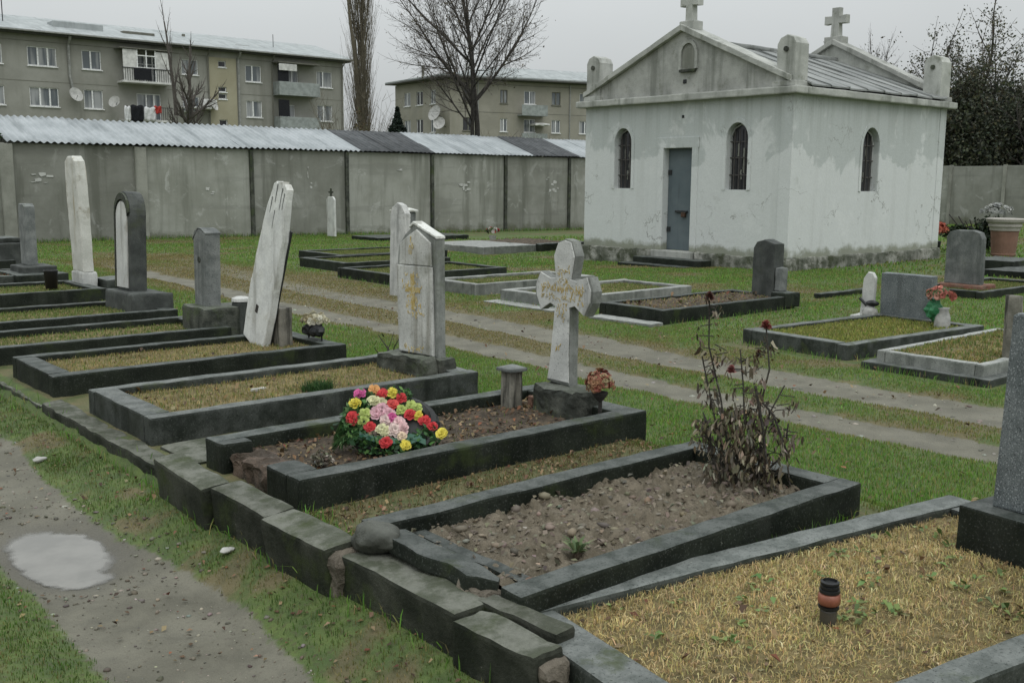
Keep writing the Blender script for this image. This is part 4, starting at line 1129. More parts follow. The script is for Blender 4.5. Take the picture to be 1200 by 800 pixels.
    for seed, loc, L, n, lab, ln in ((41, (52.4, 28.3, 0), 5.3, 15000, "broad loose-crowned evergreen rising behind the chapel's rear pinnacle", .62), (43, (53.4, 26.4, 0), 6.3, 16000, "tallest thin-topped evergreen standing right of the chapel's rear pinnacle", .60)):
        t = Tree(seed)
        for k, lx in enumerate((0, .28, -.30)):
            t.grow(Vector((0, .0, -.1)), Vector((.2*lx, lx, 1)).normalized(), L*(1 if k == 0 else .85), .20-.05*k, 0, 3, (9, 7, 5), (.85, .7, .75), .035, .09, .5, 2, lenf=ln, start=.35)
        t.done("evergreen_tree", loc, lab, "tree", 'bark_dark', 'twig', leaves=(n, .13, .22, OL, [3, 3, 2, 2], .8))
    leafy((51.5, 25.4, 0), 3.0, 2.9, 3.6, 22000, .17, 4, "dense black-green evergreen bush low behind the far wall beside the chapel", ncl=80, hollow=.2)
    leafy((50.8, 22.2, 0), 2.8, 2.9, 3.6, 22000, .17, 6, "dense dark evergreen at the right edge behind the far wall", ncl=80, hollow=.2)
    leafy((53.0, 30.5, 0), 2.6, 2.8, 3.6, 9000, .18, 16, "dark evergreen mostly hidden behind the chapel's rear corner", ncl=60, hollow=.2)
    leafy((50.2, 18.8, 0), 2.7, 2.6, 3.5, 9000, .19, 8, "dark evergreen beyond the right edge of the far wall", ncl=60, hollow=.2)
    t = Tree(31)
    t.grow(Vector((0, 0, 0)), Vector((-.25, -.25, 1)).normalized(), 4.6, .15, 0, 3, (6, 5, 4), (.6, .6, .6), .05, .13, .5, 2, lenf=.6, start=.4)
    t.done("bare_tree", (48.9, 21.6, 0), "crooked bare tree reaching up at the right edge above the evergreens", "tree", 'bark_dark', 'twig')
    t = Tree(37)
    for a in (-.2, .05, .25): t.grow(Vector((0, 0, 3)), Vector((a*.6, -a*.8, 1)).normalized(), 4.2, .10, 0, 3, (7, 5, 4), (.55, .6, .6), .05, .08, .5, 2, lenf=.55, start=.3)
    tube(t.wood, [(0, 0, -.1), (0, 0, 3.2)], [.2, .13], 8)
    t.done("bare_tree", (59.8, 36.4, .9), "round bare treetop showing above the chapel roof between its stone cross and the evergreen", "tree", 'bark_dark', 'twig',
           leaves=(500, .16, .2, [(.05, .045, .03), (.07, .06, .035)], [1, 1], .6))
    # ivy shrub hanging over the left end of the wall
    g = empty("ivy_shrub", (6.2, 28.5, 0), "dark ivy shrub hanging over the wall left of the pale garage roof", "shrub")
    bm = bmesh.new()
    for k in range(14):
        x = random.uniform(-1.6, 1.3); tube(bm, [(x*.5, .4, 0), (x*.8, .35, 1.8), (x, random.uniform(-.15, .3), random.uniform(2.5, 3.2))], [.025, .018, .006], 4)
    obj("stem", bm, MAT['bark_dark'], g)
    P = foliage_mass((-.3, .25, 2.75), 1.35, .42, .38, 5200, .07, 40, 12, .2)
    leaf_cloud("foliage", P, .085, [(.03, .055, .02), (.05, .085, .03), (.09, .10, .06), (.02, .03, .015)], [3, 2, 1, 1], g)
# ------------------------------------------------------------------ graves
def bed_mesh(L, W, x0, x1, y0, y1, z, mat, rough, parent, dome=.0, name="soil_bed", res=.05, clod=0):
    nx = max(4, int((x1-x0)/res)); ny = max(4, int((y1-y0)/res))
    X, Y = np.meshgrid(np.linspace(x0, x1, nx), np.linspace(y0, y1, ny), indexing='ij')
    o = parent.location
    wx, wy = X+o.x, Y+o.y
    Z = z+rough*(wob(wx*6, wy*6)+.6*wob(wx*14+3, wy*14))
    if clod:
        c = np.array([noise.noise((a*9, b*9, 2))*.6+abs(noise.noise((a*17, b*17, 5)))*.8+noise.noise((a*38, b*38, 9))*.35 for a, b in zip(wx.ravel(), wy.ravel())]).reshape(X.shape)
        Z = Z+clod*c
    u = (X-x0)/(x1-x0); v = (Y-y0)/(y1-y0)
    Z = Z+dome*np.sin(PI*u)*np.sin(PI*v)
    i = np.arange(nx-1)[:, None]*ny+np.arange(ny-1)[None, :]
    Q = np.stack([i, i+ny, i+ny+1, i+1], -1).reshape(-1, 4)
    b = np_mesh(name, np.stack([X, Y, Z], -1).reshape(-1, 3), Q.ravel(), np.arange(len(Q))*4, mat, parent, smooth=True)
    def h(x, y):
        a = np.clip(((x-x0)/(x1-x0)*(nx-1)), 0, nx-1.001).astype(int); c = np.clip(((y-y0)/(y1-y0)*(ny-1)), 0, ny-1.001).astype(int)
        return Z[a, c]
    return b, h

STRAW = [(.58, .46, .215), (.47, .365, .165), (.68, .56, .30), (.27, .205, .105), (.35, .35, .12)]
OLIVE = [(.32, .26, .105), (.22, .19, .075), (.40, .32, .15), (.15, .18, .05), (.11, .18, .045)]
MOSSY = [(.20, .235, .055), (.28, .29, .075), (.14, .19, .045), (.32, .28, .11)]

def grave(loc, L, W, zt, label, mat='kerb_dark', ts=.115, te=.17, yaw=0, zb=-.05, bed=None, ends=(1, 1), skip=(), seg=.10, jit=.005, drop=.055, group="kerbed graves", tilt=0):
    """a rectangular kerb on the ground with a planted bed inside; origin at the near left corner"""
    g = empty("grave", (loc[0], loc[1], 0), label, "grave", group, yaw)
    bv = .014
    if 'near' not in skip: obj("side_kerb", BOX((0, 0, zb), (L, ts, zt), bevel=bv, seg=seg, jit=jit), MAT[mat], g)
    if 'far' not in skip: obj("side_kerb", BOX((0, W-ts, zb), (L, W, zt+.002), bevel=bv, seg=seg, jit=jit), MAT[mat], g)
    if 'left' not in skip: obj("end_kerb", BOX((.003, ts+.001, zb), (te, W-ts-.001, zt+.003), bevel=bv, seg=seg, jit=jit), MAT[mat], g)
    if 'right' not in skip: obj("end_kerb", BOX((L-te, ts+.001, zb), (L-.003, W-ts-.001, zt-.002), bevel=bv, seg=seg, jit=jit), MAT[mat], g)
    if bed:
        kind, dens, h, w, cols, wts = bed[:6]; o = bed[6] if len(bed) > 6 else {}
        b, hf = bed_mesh(L, W, te-.02, L-te+.02, ts-.02, W-ts+.02, zt-drop, MAT[kind], o.get('rough', .02), g, o.get('dome', .0), res=o.get('res', .05), clod=o.get('clod', 0))
        if dens:
            n = int(dens*(L-2*te)*(W-2*ts))
            sp = o.get('spill', .012); x = RNG.uniform(te-sp, L-te+sp, n); y = RNG.uniform(ts-sp, W-ts+sp, n)
            k = RNG.random(n) < np.clip(o.get('fill', .75)+o.get('var', .9)*(.6*wob((x+loc[0])*3.2, (y+loc[1])*3.2)+.55*wob((x+loc[0])*9, (y+loc[1])*9)), .05, 1); x, y = x[k], y[k]; n = len(x)
            c = palette(n, cols, wts)
            tint = np.clip(.5+1.2*wob((x+loc[0])*4+7, (y+loc[1])*4), 0, 1)[:, None]
            c = c*(.72+.5*tint)
            gp = np.clip(1.8*wob((x+loc[0])*2.6+11, (y+loc[1])*2.6)-.15, 0, .75)[:, None]; c = c*(1-gp)+gp*np.array((.20, .27, .06))
            blades("bed_grass", np.stack([x, y, hf(x, y)], 1), h*np.ones(n), w, c, MAT['blade'], g, lean=o.get('lean', .7))
        if o.get('leaves'):
            n = int(o['leaves']*L*W); x = RNG.uniform(te, L-te, n); y = RNG.uniform(ts, W-ts, n)
            leaves_flat("leaf_litter", np.stack([x, y, hf(x, y)+.004], 1), o.get('ls', .03), o.get('lc', DEAD), o.get('lw', [3, 3, 2, 2, .6]), MAT['deadleaf'], g)
        g["hf"] = 0
        grave.hf = hf
    return g

def build_graves():
    F = FOOT
    T = lambda x0, x1, y0, y1: F.append((x0, x1, y0, y1))
    oliv = ('soil_grass', 5200, .026, .0045, OLIVE, [3, 3, 2, 2, 1.5])
    # ---- the row along the footpath, nearest first
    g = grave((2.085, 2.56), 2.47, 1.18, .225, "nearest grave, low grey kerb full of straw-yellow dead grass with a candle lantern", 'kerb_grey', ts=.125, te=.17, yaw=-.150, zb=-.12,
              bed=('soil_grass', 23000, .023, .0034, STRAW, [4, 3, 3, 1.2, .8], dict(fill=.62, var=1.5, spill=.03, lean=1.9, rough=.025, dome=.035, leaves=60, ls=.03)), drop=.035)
    # local y runs away from the camera: shift so the far long kerb is the one measured
    W = 1.18; c, s = math.cos(-.150), math.sin(-.150)
    g.location.x += s*W*1.0; g.location.y -= c*W*1.0
    n = 46; x = RNG.uniform(.3, 2.2, n); y = RNG.uniform(.15, 1.0, n); kx = np.repeat(x, 7)+RNG.normal(0, .018, n*7); ky = np.repeat(y, 7)+RNG.normal(0, .018, n*7)
    leaves_flat("weed_leaves", np.stack([kx, ky, grave.hf(kx, ky)+.012], 1), .026, [(.11, .17, .05), (.16, .21, .07), (.20, .19, .08)], [3, 2, 1], MAT['deadleaf'], g)
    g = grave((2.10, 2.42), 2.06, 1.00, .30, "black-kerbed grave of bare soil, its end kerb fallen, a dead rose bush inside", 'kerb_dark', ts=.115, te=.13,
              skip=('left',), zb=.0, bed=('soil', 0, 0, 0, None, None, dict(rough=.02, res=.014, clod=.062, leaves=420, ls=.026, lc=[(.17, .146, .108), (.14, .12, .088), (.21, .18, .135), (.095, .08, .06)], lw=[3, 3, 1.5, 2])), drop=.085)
    obj("end_kerb", BOX((.17, .117, .0), (.235, .883, .245), bevel=.012, seg=.1, jit=.008), MAT['kerb_dark'], g)
    n = 260; x = RNG.uniform(.25, 1.9, n); y = RNG.uniform(.13, .87, n); hf = grave.hf
    o = scatter_stones("soil_clod", np.stack([x, y, hf(x, y)+.002], 1), .006+.026*RNG.random(n)**3, [(.165, .142, .108), (.15, .128, .096), (.185, .16, .122), (.12, .102, .076)], [4, 3, 2, 1.5], MAT['gravel']); o.parent = g
    T(2.0, 4.2, 2.35, 3.45)
    g = grave((2.175, 4.06), 2.33, 1.02, .30, "black-kerbed grave holding the flower wreath, one corner crumbled to red rubble", 'kerb_dark', ts=.12, te=.17, skip=('left',), zb=.0,
              bed=('soil_dark', 700, .022, .004, OLIVE, [2, 2, 1, 3, 3], dict(rough=.03, res=.03, clod=.02, fill=.35, leaves=420, ls=.028)), drop=.07)
    obj("end_kerb", BOX((0, .122, .0), (.17, .33, .302), bevel=.016, seg=.08, jit=.007), MAT['kerb_dark'], g)
    obj("end_kerb", BOX((0, .80, .0), (.17, .898, .302), bevel=.016, seg=.08, jit=.007), MAT['kerb_dark'], g)
    obj("broken_core", BOX((.03, .333, .0), (.22, .797, .262), bevel=.05, seg=.035, jit=.036, freq=11), MAT['rubble'], g)
    T(2.0, 4.6, 4.0, 5.1)
    # a slab edge beside it, running along its far kerb
    e = empty("edging_slab", (2.12, 5.12, 0), "low concrete ledge between the wreath grave and the grey kerbed grave", "edging", "concrete edgings of the grave row")
    obj("slab", BOX((0, 0, .0), (2.75, .46, .165), bevel=.02, seg=.12, jit=.008), MAT['conc_edge'], e)
    g = grave((2.105, 5.66), 2.38, 1.06, .305, "grave with grey speckled kerb and brown turf, the yellow-marked white headstone at its head", 'kerb_grey', ts=.105, te=.16, zb=.02,
              bed=oliv+(dict(fill=.6, var=.9, leaves=60),), drop=.05)
    T(2.0, 4.6, 5.1, 6.8)
    g = grave((2.07, 7.34), 2.34, 1.02, .30, "black-sided grave with brown turf before the leaning white headboard", 'kerb_dark', ts=.105, te=.15, zb=.0, bed=oliv+(dict(fill=.65, var=.8, leaves=40),), drop=.05)
    T(2.0, 4.5, 7.2, 8.45)
    grn = ('soil_grass', 4200, .03, .006, [(.13, .20, .045), (.20, .22, .075), (.09, .14, .035), (.25, .22, .10)], [3, 2, 2, 1.5])
    grave((1.75, 8.86), 2.35, 1.0, .30, "black-kerbed weedy grave before the small grey headstone", 'kerb_dark', ts=.10, te=.15, zb=.0, bed=grn+(dict(fill=.6, var=.8, leaves=30),), drop=.06)
    grave((1.95, 10.42), 2.28, 1.18, .30, "black-kerbed grassy grave before the arched headstone with a pale panel", 'kerb_dark', ts=.10, te=.15, zb=.0, bed=grn+(dict(fill=.85, var=.5),), drop=.05)
    grave((2.05, 12.95), 2.32, 1.35, .30, "black-kerbed grassy grave before the tall white pillar headstone", 'kerb_dark', ts=.10, te=.15, zb=.0, bed=grn+(dict(fill=.75, var=.7),), drop=.05)
    grave((2.1, 15.4), 2.2, 1.2, .30, "earthy grave with worn grey kerb at the left edge before the slim grey headstone", 'kerb_grey', ts=.10, te=.15, zb=.0, bed=('soil_dark', 1500, .03, .006, OLIVE, [1, 1, 1, 2, 2], dict(fill=.4, leaves=120, ls=.05)), drop=.03)
    grave((2.3, 17.9), 2.3, 1.2, .33, "farthest dark kerbed grave of the footpath row at the left edge", 'kerb_dark', ts=.12, te=.15, zb=.0, bed=grn+(dict(fill=.6),), drop=.05)
    # ---- edging of the row: broken concrete kerb blocks
    def edge(name, lo, hi, label, rot=(0, 0, 0), mat='conc_edge', br=None, jit=.008, bevel=.016):
        c = Vector(((lo[0]+hi[0])/2, (lo[1]+hi[1])/2, lo[2]))
        o = empty(name, c, label, "edging", "concrete edgings of the grave row"); o.rotation_euler = rot
        bm = BOX(tuple(Vector(lo)-c), tuple(Vector(hi)-c), bevel=bevel, seg=.07, jit=jit, freq=7)
        obj("block", bm, MAT[mat], o)
        if br:
            lo2, hi2 = br; obj("broken_end", BOX(tuple(Vector(lo2)-c), tuple(Vector(hi2)-c), bevel=.03, seg=.035, jit=.026, freq=12), MAT['conc_break'], o)
        return o
    edge("edging_block", (1.835, 4.27, .02), (1.975, 4.88, .295), "first of three tilted kerb blocks, at the far left end before the wreath grave", (.02, -.10, -.03), jit=.006)
    edge("edging_block", (1.855, 3.76, .02), (2.005, 4.25, .293), "middle one of three tilted kerb blocks before the wreath grave", (.03, -.07, .03), jit=.006, br=((1.865, 3.715, .12), (1.985, 3.78, .262)))
    edge("edging_block", (1.845, 3.23, .02), (2.010, 3.735, .292), "pale-topped broken kerb block with jagged end beside the round boulder", (-.01, -.08, .02), jit=.008, br=((1.86, 3.19, .03), (1.995, 3.27, .275)))
    edge("edging_strip", (1.89, 2.52, -.02), (2.06, 3.26, .265), "dark moss-sided kerb strip under the boulder and the fallen slab", (0, 0, .01), mat='conc_edge', jit=.006)
    edge("edging_block", (1.875, 2.12, -.02), (2.015, 2.500, .262), "cracked corner block between the kerb strip and the straw-filled grave", (.0, -.02, .06), jit=.012, br=((1.90, 2.085, .0), (2.01, 2.15, .225)))
    edge("edging_block", (2.03, 2.20, -.02), (2.12, 2.57, .268), "narrow split-off piece behind the cracked corner block", (.0, .0, .10), jit=.010)
    edge("edging_strip", (1.95, 5.02, -.06), (2.09, 7.22, .155), "mossy concrete ledge along the foot of the grey kerbed grave", (0, 0, .0), jit=.012)
    edge("edging_strip", (1.955, 7.26, -.06), (2.062, 8.85, .125), "green mossy ledge along the foot of the leaning headboard's grave", (0, 0, .0), jit=.012)
    edge("edging_strip", (1.58, 8.9, -.06), (1.735, 16.5, .16), "mossy ledge at the left edge running past the farther graves", (0, 0, .0), jit=.012)
    # fallen end slab and boulder
    o = empty("fallen_slab", (2.105, 2.84, .30), "grey flat broken slab fallen from the bare soil grave onto the kerb strip", "broken slab"); o.rotation_euler = (.04, .16, .03)
    pts = [(-.085, .27), (-.02, .32), (.04, .31), (.055, .1), (.06, -.12), (.04, -.25), (.0, -.29), (-.04, -.22), (-.075, -.20), (-.06, -.08), (-.10, .05), (-.085, .15)]
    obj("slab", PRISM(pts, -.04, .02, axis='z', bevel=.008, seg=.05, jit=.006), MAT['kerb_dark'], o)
    obj("broken_edge", BOX((-.07, -.30, -.075), (.035, -.15, -.02), bevel=.02, seg=.03, jit=.022, freq=14), MAT['conc_break'], o)
    bm = bmesh.new(); blob(bm, (0, 0, 0), .098, 4, .22, 1.3, (.85, 1.12, .62), 4)
    o = obj("boulder", bm, MAT['rock'], None, smooth=True); o.location = (2.015, 3.17, .315); tag(o, "round dark boulder lying on the kerb strip beside the jagged block", "boulder")
    for (x, y, r, lab) in ((1.66, 6.24, .030, "pale flat stone at the grass edge of the footpath, far left"), (1.78, 3.97, .024, "small pale stone in the grass below the tilted kerb blocks")):
        bm = bmesh.new(); blob(bm, (0, 0, 0), r, 3, .25, 1.4, (1.3, .9, .5), x)
        o = obj("stone", bm, MAT['pebble_white'], None, smooth=True); o.location = (x, y, GZ(x, y)+r*.25+.012); tag(o, lab, "stone")
    # ---- graves beyond the cart track
    kd = dict(seg=.16, jit=.006, zb=-.12)
    grave((9.02, 7.92), 2.62, 1.05, .17, "dark kerbed grave of gravelly soil with a rounded black headstone, before the chapel door", 'kerb_dark', ts=.11, te=.13, bed=('soil_dark', 900, .03, .008, OLIVE, [2, 2, 1, 1, 1], dict(fill=.4, rough=.03, clod=.03, leaves=90, ls=.05)), drop=.03, **kd); T(8.9, 11.8, 7.8, 9.1)
    o = empty("ground_slab", (8.86, 8.35, 0), "flat pale slab lying in the grass at the foot of the gravelly soil grave", "slab"); o.rotation_euler = (0, 0, .05)
    obj("slab", BOX((-.13, -.48, -.05), (.10, .50, .04), bevel=.015, seg=.12, jit=.008), MAT['kerb_light'], o)
    grave((9.03, 9.55), 2.55, 1.32, .17, "pale grey kerbed grave directly behind the stone cross, over the track", 'kerb_light', ts=.11, te=.13, yaw=.03, bed=grn+(dict(fill=.7, leaves=30),), drop=.05, **kd); T(8.9, 11.7, 9.4, 11.0)
    o = empty("ground_slab", (8.87, 10.1, 0), "thin pale footing slab under the kerb of the grave behind the stone cross", "slab")
    obj("slab", BOX((-.12, -.55, -.05), (.14, .85, .025), bevel=.01, seg=.15, jit=.006), MAT['kerb_light'], o)
    grave((9.17, 11.66), 2.45, 1.12, .165, "whitish kerbed grave between the yellow-marked headstone and the stone cross, over the track", 'kerb_light', ts=.10, te=.13, bed=grn+(dict(fill=.85, var=.4),), drop=.05, **kd); T(9.1, 11.7, 11.5, 12.9)
    grave((9.02, 13.68), 2.45, 1.60, .17, "dark kerbed grassy grave right behind the standing white board, over the track", 'kerb_dark', ts=.10, te=.13, bed=grn+(dict(fill=.85, var=.4),), drop=.05, **kd); T(8.9, 11.6, 13.5, 15.4)
    grave((9.62, 16.05), 2.4, 1.65, .17, "dark kerbed grave one row beyond the standing white board, nearer the wall", 'kerb_dark', ts=.10, te=.13, bed=grn+(dict(fill=.8, var=.4),), drop=.05, **kd); T(9.5, 12.1, 15.9, 17.8)
    grave((10.72, 18.1), 2.75, 1.65, .15, "farthest dark kerbed grave over the track, short of the white marker at the wall", 'kerb_dark', ts=.11, te=.13, bed=grn+(dict(fill=.9, var=.3),), drop=.04, **kd); T(10.6, 13.6, 18, 19.9)
    # sunken slab grave with rubble near the wall
    g = empty("slab_grave", (15.2, 19.0, 0), "sunken pale concrete slab grave with rubble and a flower pot near the wall", "grave", "kerbed graves", .05)
    obj("slab", BOX((0, .0, -.1), (1.75, 2.3, .10), bevel=.02, seg=.25, jit=.012), MAT['kerb_light'], g); obj("kerb", BOX((1.76, -.15, -.2), (3.4, .05, .12), bevel=.02, seg=.2, jit=.02), MAT['kerb_dark'], g)
    obj("soil_bed", BOX((1.78, .06, -.1), (3.4, 2.2, .10), bevel=.05, seg=.15, jit=.05), MAT['soil_dark'], g); T(15, 18.7, 18.8, 21.5)
    grave((8.56, 5.22), 2.40, 1.28, .15, "wide grey-kerbed grave of yellow-green turf before the broad speckled headstone", 'kerb_grey', ts=.12, te=.14, yaw=-.07, bed=('soil_grass', 4200, .032, .009, MOSSY, [3, 3, 2, 1], dict(fill=.95, var=.3)), drop=.035, **kd); T(8.35, 11.0, 5.05, 6.6)
    g = grave((8.42, 3.86), 2.35, .98, .165, "pale-edged stepped grave with green-brown turf at the right, beside the wide turf grave", 'kerb_light', ts=.08, te=.09, bed=('soil_grass', 3600, .03, .009, OLIVE, [2, 2, 1, 3, 3], dict(fill=.8, var=.5, rough=.04, dome=.03)), drop=.02, **kd); T(8.2, 10.9, 3.7, 4.9)
    obj("plinth_step", BOX((-.10, -.10, -.15), (2.4, 1.07, .065), bevel=.012, seg=.16, jit=.006), MAT['kerb_grey'], g)
    g = grave((14.7, 6.85), 2.5, 1.1, .11, "low dark kerbed plot under the large grey headstone, right of the chapel corner", 'kerb_dark', ts=.10, te=.13, bed=grn+(dict(fill=.9, var=.3),), drop=.05, **kd)
    for x, y, l, w, z, lab in ((12.9, 8.35, 1.3, .12, .07, "thin dark kerb strip in the grass under the chapel's side wall"), (19.6, 8.6, 1.2, .9, .22, "upper dark step-like kerb below the terracotta urn at the right"), (18.6, 7.8, 1.6, .9, .12, "lower dark step-like kerb below the terracotta urn at the right"),
                               (15.6, 24.2, 3.2, 1.4, .10, "dark flat kerb near the foot of the wall beneath the white marker")):
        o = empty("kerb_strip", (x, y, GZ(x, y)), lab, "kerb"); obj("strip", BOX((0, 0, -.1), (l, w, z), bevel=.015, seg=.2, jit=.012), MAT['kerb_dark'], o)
    o = empty("stump_post", (8.98, 3.86, .15), "short brown stone stub showing above the granite slab at the right edge", "post"); obj("post", BOX((-.05, -.02, 0), (.05, .10, .56), bevel=.02, seg=.06, jit=.012), MAT['wood_grey'], o)

# ------------------------------------------------------------------ headstones
def hs(name, loc, label, cat="headstone", group=None, rot=(0, 0, 0)):
    o = empty(name, loc, label, cat, group); o.rotation_euler = rot; return o

def strokes(rows, x, mat, parent, seed=1, name="painted_lettering"):
    """rows of small painted strokes: (y0, y1, z, height, count)"""
    r = random.Random(seed); bm = bmesh.new()
    for y0, y1, z, h, n in rows:
        for i in range(n):
            y = y0+(y1-y0)*(i+.5)/n; w = abs(y1-y0)/n
            for q in range(3):
                a = (y+r.uniform(-.4, .4)*w, z+r.uniform(-.5, .5)*h*.6); b = (a[0]+r.uniform(-.5, .5)*w, a[1]+r.uniform(-.6, .6)*h)
                tube(bm, [(x+.0012, a[0], a[1]), (x+.0008, b[0], b[1])], .0034, 4)
    return obj(name, bm, MAT[mat], parent)

def build_headstones():
    # white board with yellow markings on a mossy plinth
    g = hs("headstone", (4.25, 6.128, .176), "white two-stepped headstone with faded yellow markings on a mossy plinth", rot=(-.02, 0, .0)); g.scale = (1.076,)*3
    obj("plinth", BOX((-.10, -.255, -.1), (.022, .32, .198), bevel=.03, seg=.05, jit=.018, freq=9), MAT['moss_stone'], g)
    pts = [(-.225, .19), (.225, .19), (.222, .80), (.150, .815), (.150, .98), (.02, 1.075), (-.05, 1.07), (-.245, .985)]
    pts = [(-.232, .19), (.218, .19), (.222, .84), (.205, .935), (.13, 1.01), (.02, 1.075), (-.235, .985)]
    obj("plinth", BOX((.026, -.262, -.1), (.17, .31, .190), bevel=.03, seg=.05, jit=.018, freq=9), MAT['moss_stone'], g)
    obj("slab", PRISM(pts, .035, .105, bevel=.010, seg=.08, jit=.004), MAT['side_grey'], g)
    pts = [(-.205, .205), (.20, .205), (.205, .80), (-.20, .80)]
    obj("front_panel", PRISM(pts, .012, .034, bevel=.006, seg=.1, jit=.002), MAT['white_stone'], g)
    pts = [(-.19, .805), (.18, .805), (.165, .95), (.06, 1.005), (-.03, 1.045), (-.185, .96)]
    obj("front_panel", PRISM(pts, .018, .034, bevel=.006, seg=.1, jit=.002), MAT['white_stone'], g)
    strokes([(-.10, .14, .66, .05, 7), (-.03, .09, .60, .06, 6), (-.09, .10, .54, .05, 8), (-.12, .08, .48, .05, 9), (-.06, .10, .73, .04, 3), (.0, .05, .93, .10, 3), (-.10, .14, .235, .05, 9)], .011, 'gold', g, 3)
    obj("painted_cross", BOX((.0085, -.012, .50), (.0105, .035, .745), bevel=0), MAT['gold'], g); obj("painted_cross", BOX((.0092, -.075, .62), (.0112, .10, .655), bevel=0), MAT['gold'], g)
    obj("coping", PRISM([(-.240, .987), (-.238, 1.003), (.02, 1.097), (.07, 1.066), (.065, 1.052), (.02, 1.077)], .026, .107, bevel=.006, seg=.08, jit=.003), MAT['white_stone'], g)
    # flared stone cross
    g = hs("grave_cross", (4.27, 4.583, .213), "pale flared stone cross with yellow lettering on its arms, on a dark mossy plinth", "cross", rot=(0.015, .02, 0)); g.scale = (1.041,)*3
    obj("plinth", BOX((-.11, -.225, -.1), (.14, .13, .185), bevel=.035, seg=.04, jit=.018, freq=10), MAT['moss_stone'], g)
    P = [(-.085, .185), (.115, .185), (.092, .35), (.066, .645), (.115, .660), (.198, .610), (.246, .695), (.252, .765), (.212, .845), (.12, .815), (.070, .82), (.094, .955), (.060, 1.03), (.0, 1.05), (-.055, 1.04), (-.094, .955), (-.070, .82), (-.12, .815), (-.212, .845), (-.252, .765), (-.246, .695), (-.198, .610), (-.115, .660), (-.066, .645), (-.072, .35)]
    obj("cross", PRISM(P, .0, .072, bevel=.012, seg=.06, jit=.004), MAT['side_grey'], g)
    P2 = [(y*.93 if abs(y) > .15 else y*.92, .735+(z-.735)*.965) for y, z in P]
    obj("front_face", PRISM(P2, -.008, .0015, bevel=.004, seg=.08, jit=.002), MAT['white_black'], g)
    strokes([(-.19, .19, .745, .055, 17), (-.18, .18, .70, .04, 12), (-.045, .045, .80, .05, 4), (-.05, .05, .87, .06, 5), (-.04, .04, .65, .05, 4), (-.03, .03, .60, .05, 3), (.0, .05, .42, .05, 2), (-.18, .18, .76, .05, 14)], -.0098, 'gold', g, 5)
    # leaning white board propped on a stub
    g = hs("headboard", (3.97, 8.10, .29), "tall white weathered headboard with jagged top, leaning far over against a stub post", "headstone", rot=(.315, .06, 0))
    pts = [(-.20, -.08), (.19, -.04), (.225, .3), (.215, .75), (.165, 1.18), (.12, 1.36), (.075, 1.395), (.055, 1.37), (.045, 1.40), (-.02, 1.42), (-.035, 1.385), (-.055, 1.41), (-.11, 1.38), (-.13, 1.28), (-.175, .95), (-.20, .4)]
    obj("board", PRISM(pts, -.03, .035, bevel=.008, seg=.06, jit=.006), MAT['white_clean'], g)
    bm = bmesh.new()
    for y, z0, z1 in ((.045, 1.22, 1.38), (-.045, 1.18, 1.37), (.10, 1.05, 1.25), (-.09, 1.2, 1.34), (.02, 1.0, 1.16)): prism(bm, [(y-.003, z0), (y+.003, z0+.02), (y+.008, z1), (y-.006, z1)], -.0325, -.026, axis='x')
    obj("groove", bm, MAT['grey_stone'], g)
    obj("bolt_hole", BOX((-.036, .0, .235), (-.02, .05, .31), bevel=.012, seg=.02, jit=.006), MAT['bark_dark'], g)
    obj("edge_strip", BOX((.036, -.19, .0), (.05, -.10, 1.05), bevel=.004), MAT['dark_metal'], g)
    g = hs("stub_post", (4.10, 7.90, .24), "short grey wooden stub post propping the leaning white headboard", "post")
    obj("post", BOX((-.06, -.10, -.1), (.06, .10, .34), bevel=.012, seg=.05, jit=.008), MAT['wood_grey'], g)
    # withered white flowers on a wire stand beside it
    g = hs("flower_stand", (4.34, 7.74, .29), "withered cream flowers bundled on a low black wire stand beside the stub post", "flowers")
    bm = bmesh.new()
    for a in (-.11, .11): tube(bm, [(0, a, -.05), (0, a, .15)], .008, 5)
    tube(bm, [(0, -.11, .14), (0, .11, .14)], .008, 5); obj("stand", bm, MAT['black_plastic'], g)
    flower_ball("bouquet", (0, 0, .17), (.09, .15, .055), 42, .032, [(.52, .49, .36), (.60, .58, .48), (.40, .35, .22)], g, 3)
    bm = bmesh.new()
    for k in range(7): blob(bm, (random.uniform(-.06, .06), random.uniform(-.12, .12), .09), .05, 2, .4, 3, off=k)
    obj("wrapping", bm, MAT['black_plastic'], g)
    # small grey headstone
    g = hs("headstone", (3.98, 9.27, .28), "small grey headstone with a sloping rounded top, on a mossy plinth", rot=(0, .02, 0))
    obj("plinth", BOX((-.12, -.32, -.2), (.42, .16, .19), bevel=.03, seg=.07, jit=.014), MAT['moss_stone'], g)
    pts = [(-.13, .18), (.13, .18), (.145, .80), (.10, .875), (.03, .905), (-.03, .90), (-.13, .86)]
    obj("slab", PRISM(pts, .0, .15, bevel=.012, seg=.08, jit=.004), MAT['grey_stone'], g)
    obj("coping", PRISM([(.148, .80), (.152, .81), (.105, .887), (.03, .919), (-.04, .914), (-.134, .873), (-.132, .858), (-.03, .902), (.03, .907), (.10, .877)], -.003, .153, bevel=.005, seg=.06, jit=.003), MAT['grey_stone'], g)
    bm = bmesh.new(); tube(bm, [(-.006, .01, .62), (.0, .01, .62)], .03, 12); obj("medallion", bm, MAT['moss_stone'], g)
    g = hs("candle_post", (4.28, 9.02, .24), "small dark round post with a white lid right of the small grey headstone", "post")
    bm = bmesh.new(); lathe(bm, [(.09, -.1), (.088, .25), (.08, .27)], 18); obj("body", bm, MAT['dark_stone'], g, smooth=False)
    bm = bmesh.new(); lathe(bm, [(.095, .271), (.09, .30), (.05, .315), (.01, .318)], 18); obj("lid", bm, MAT['white_clean'], g)
    # arched headstone with pale panel
    g = hs("headstone", (3.95, 11.20, .28), "dark arched headstone framing a white panel, on a broad grey plinth", rot=(-.02, .04, 0))
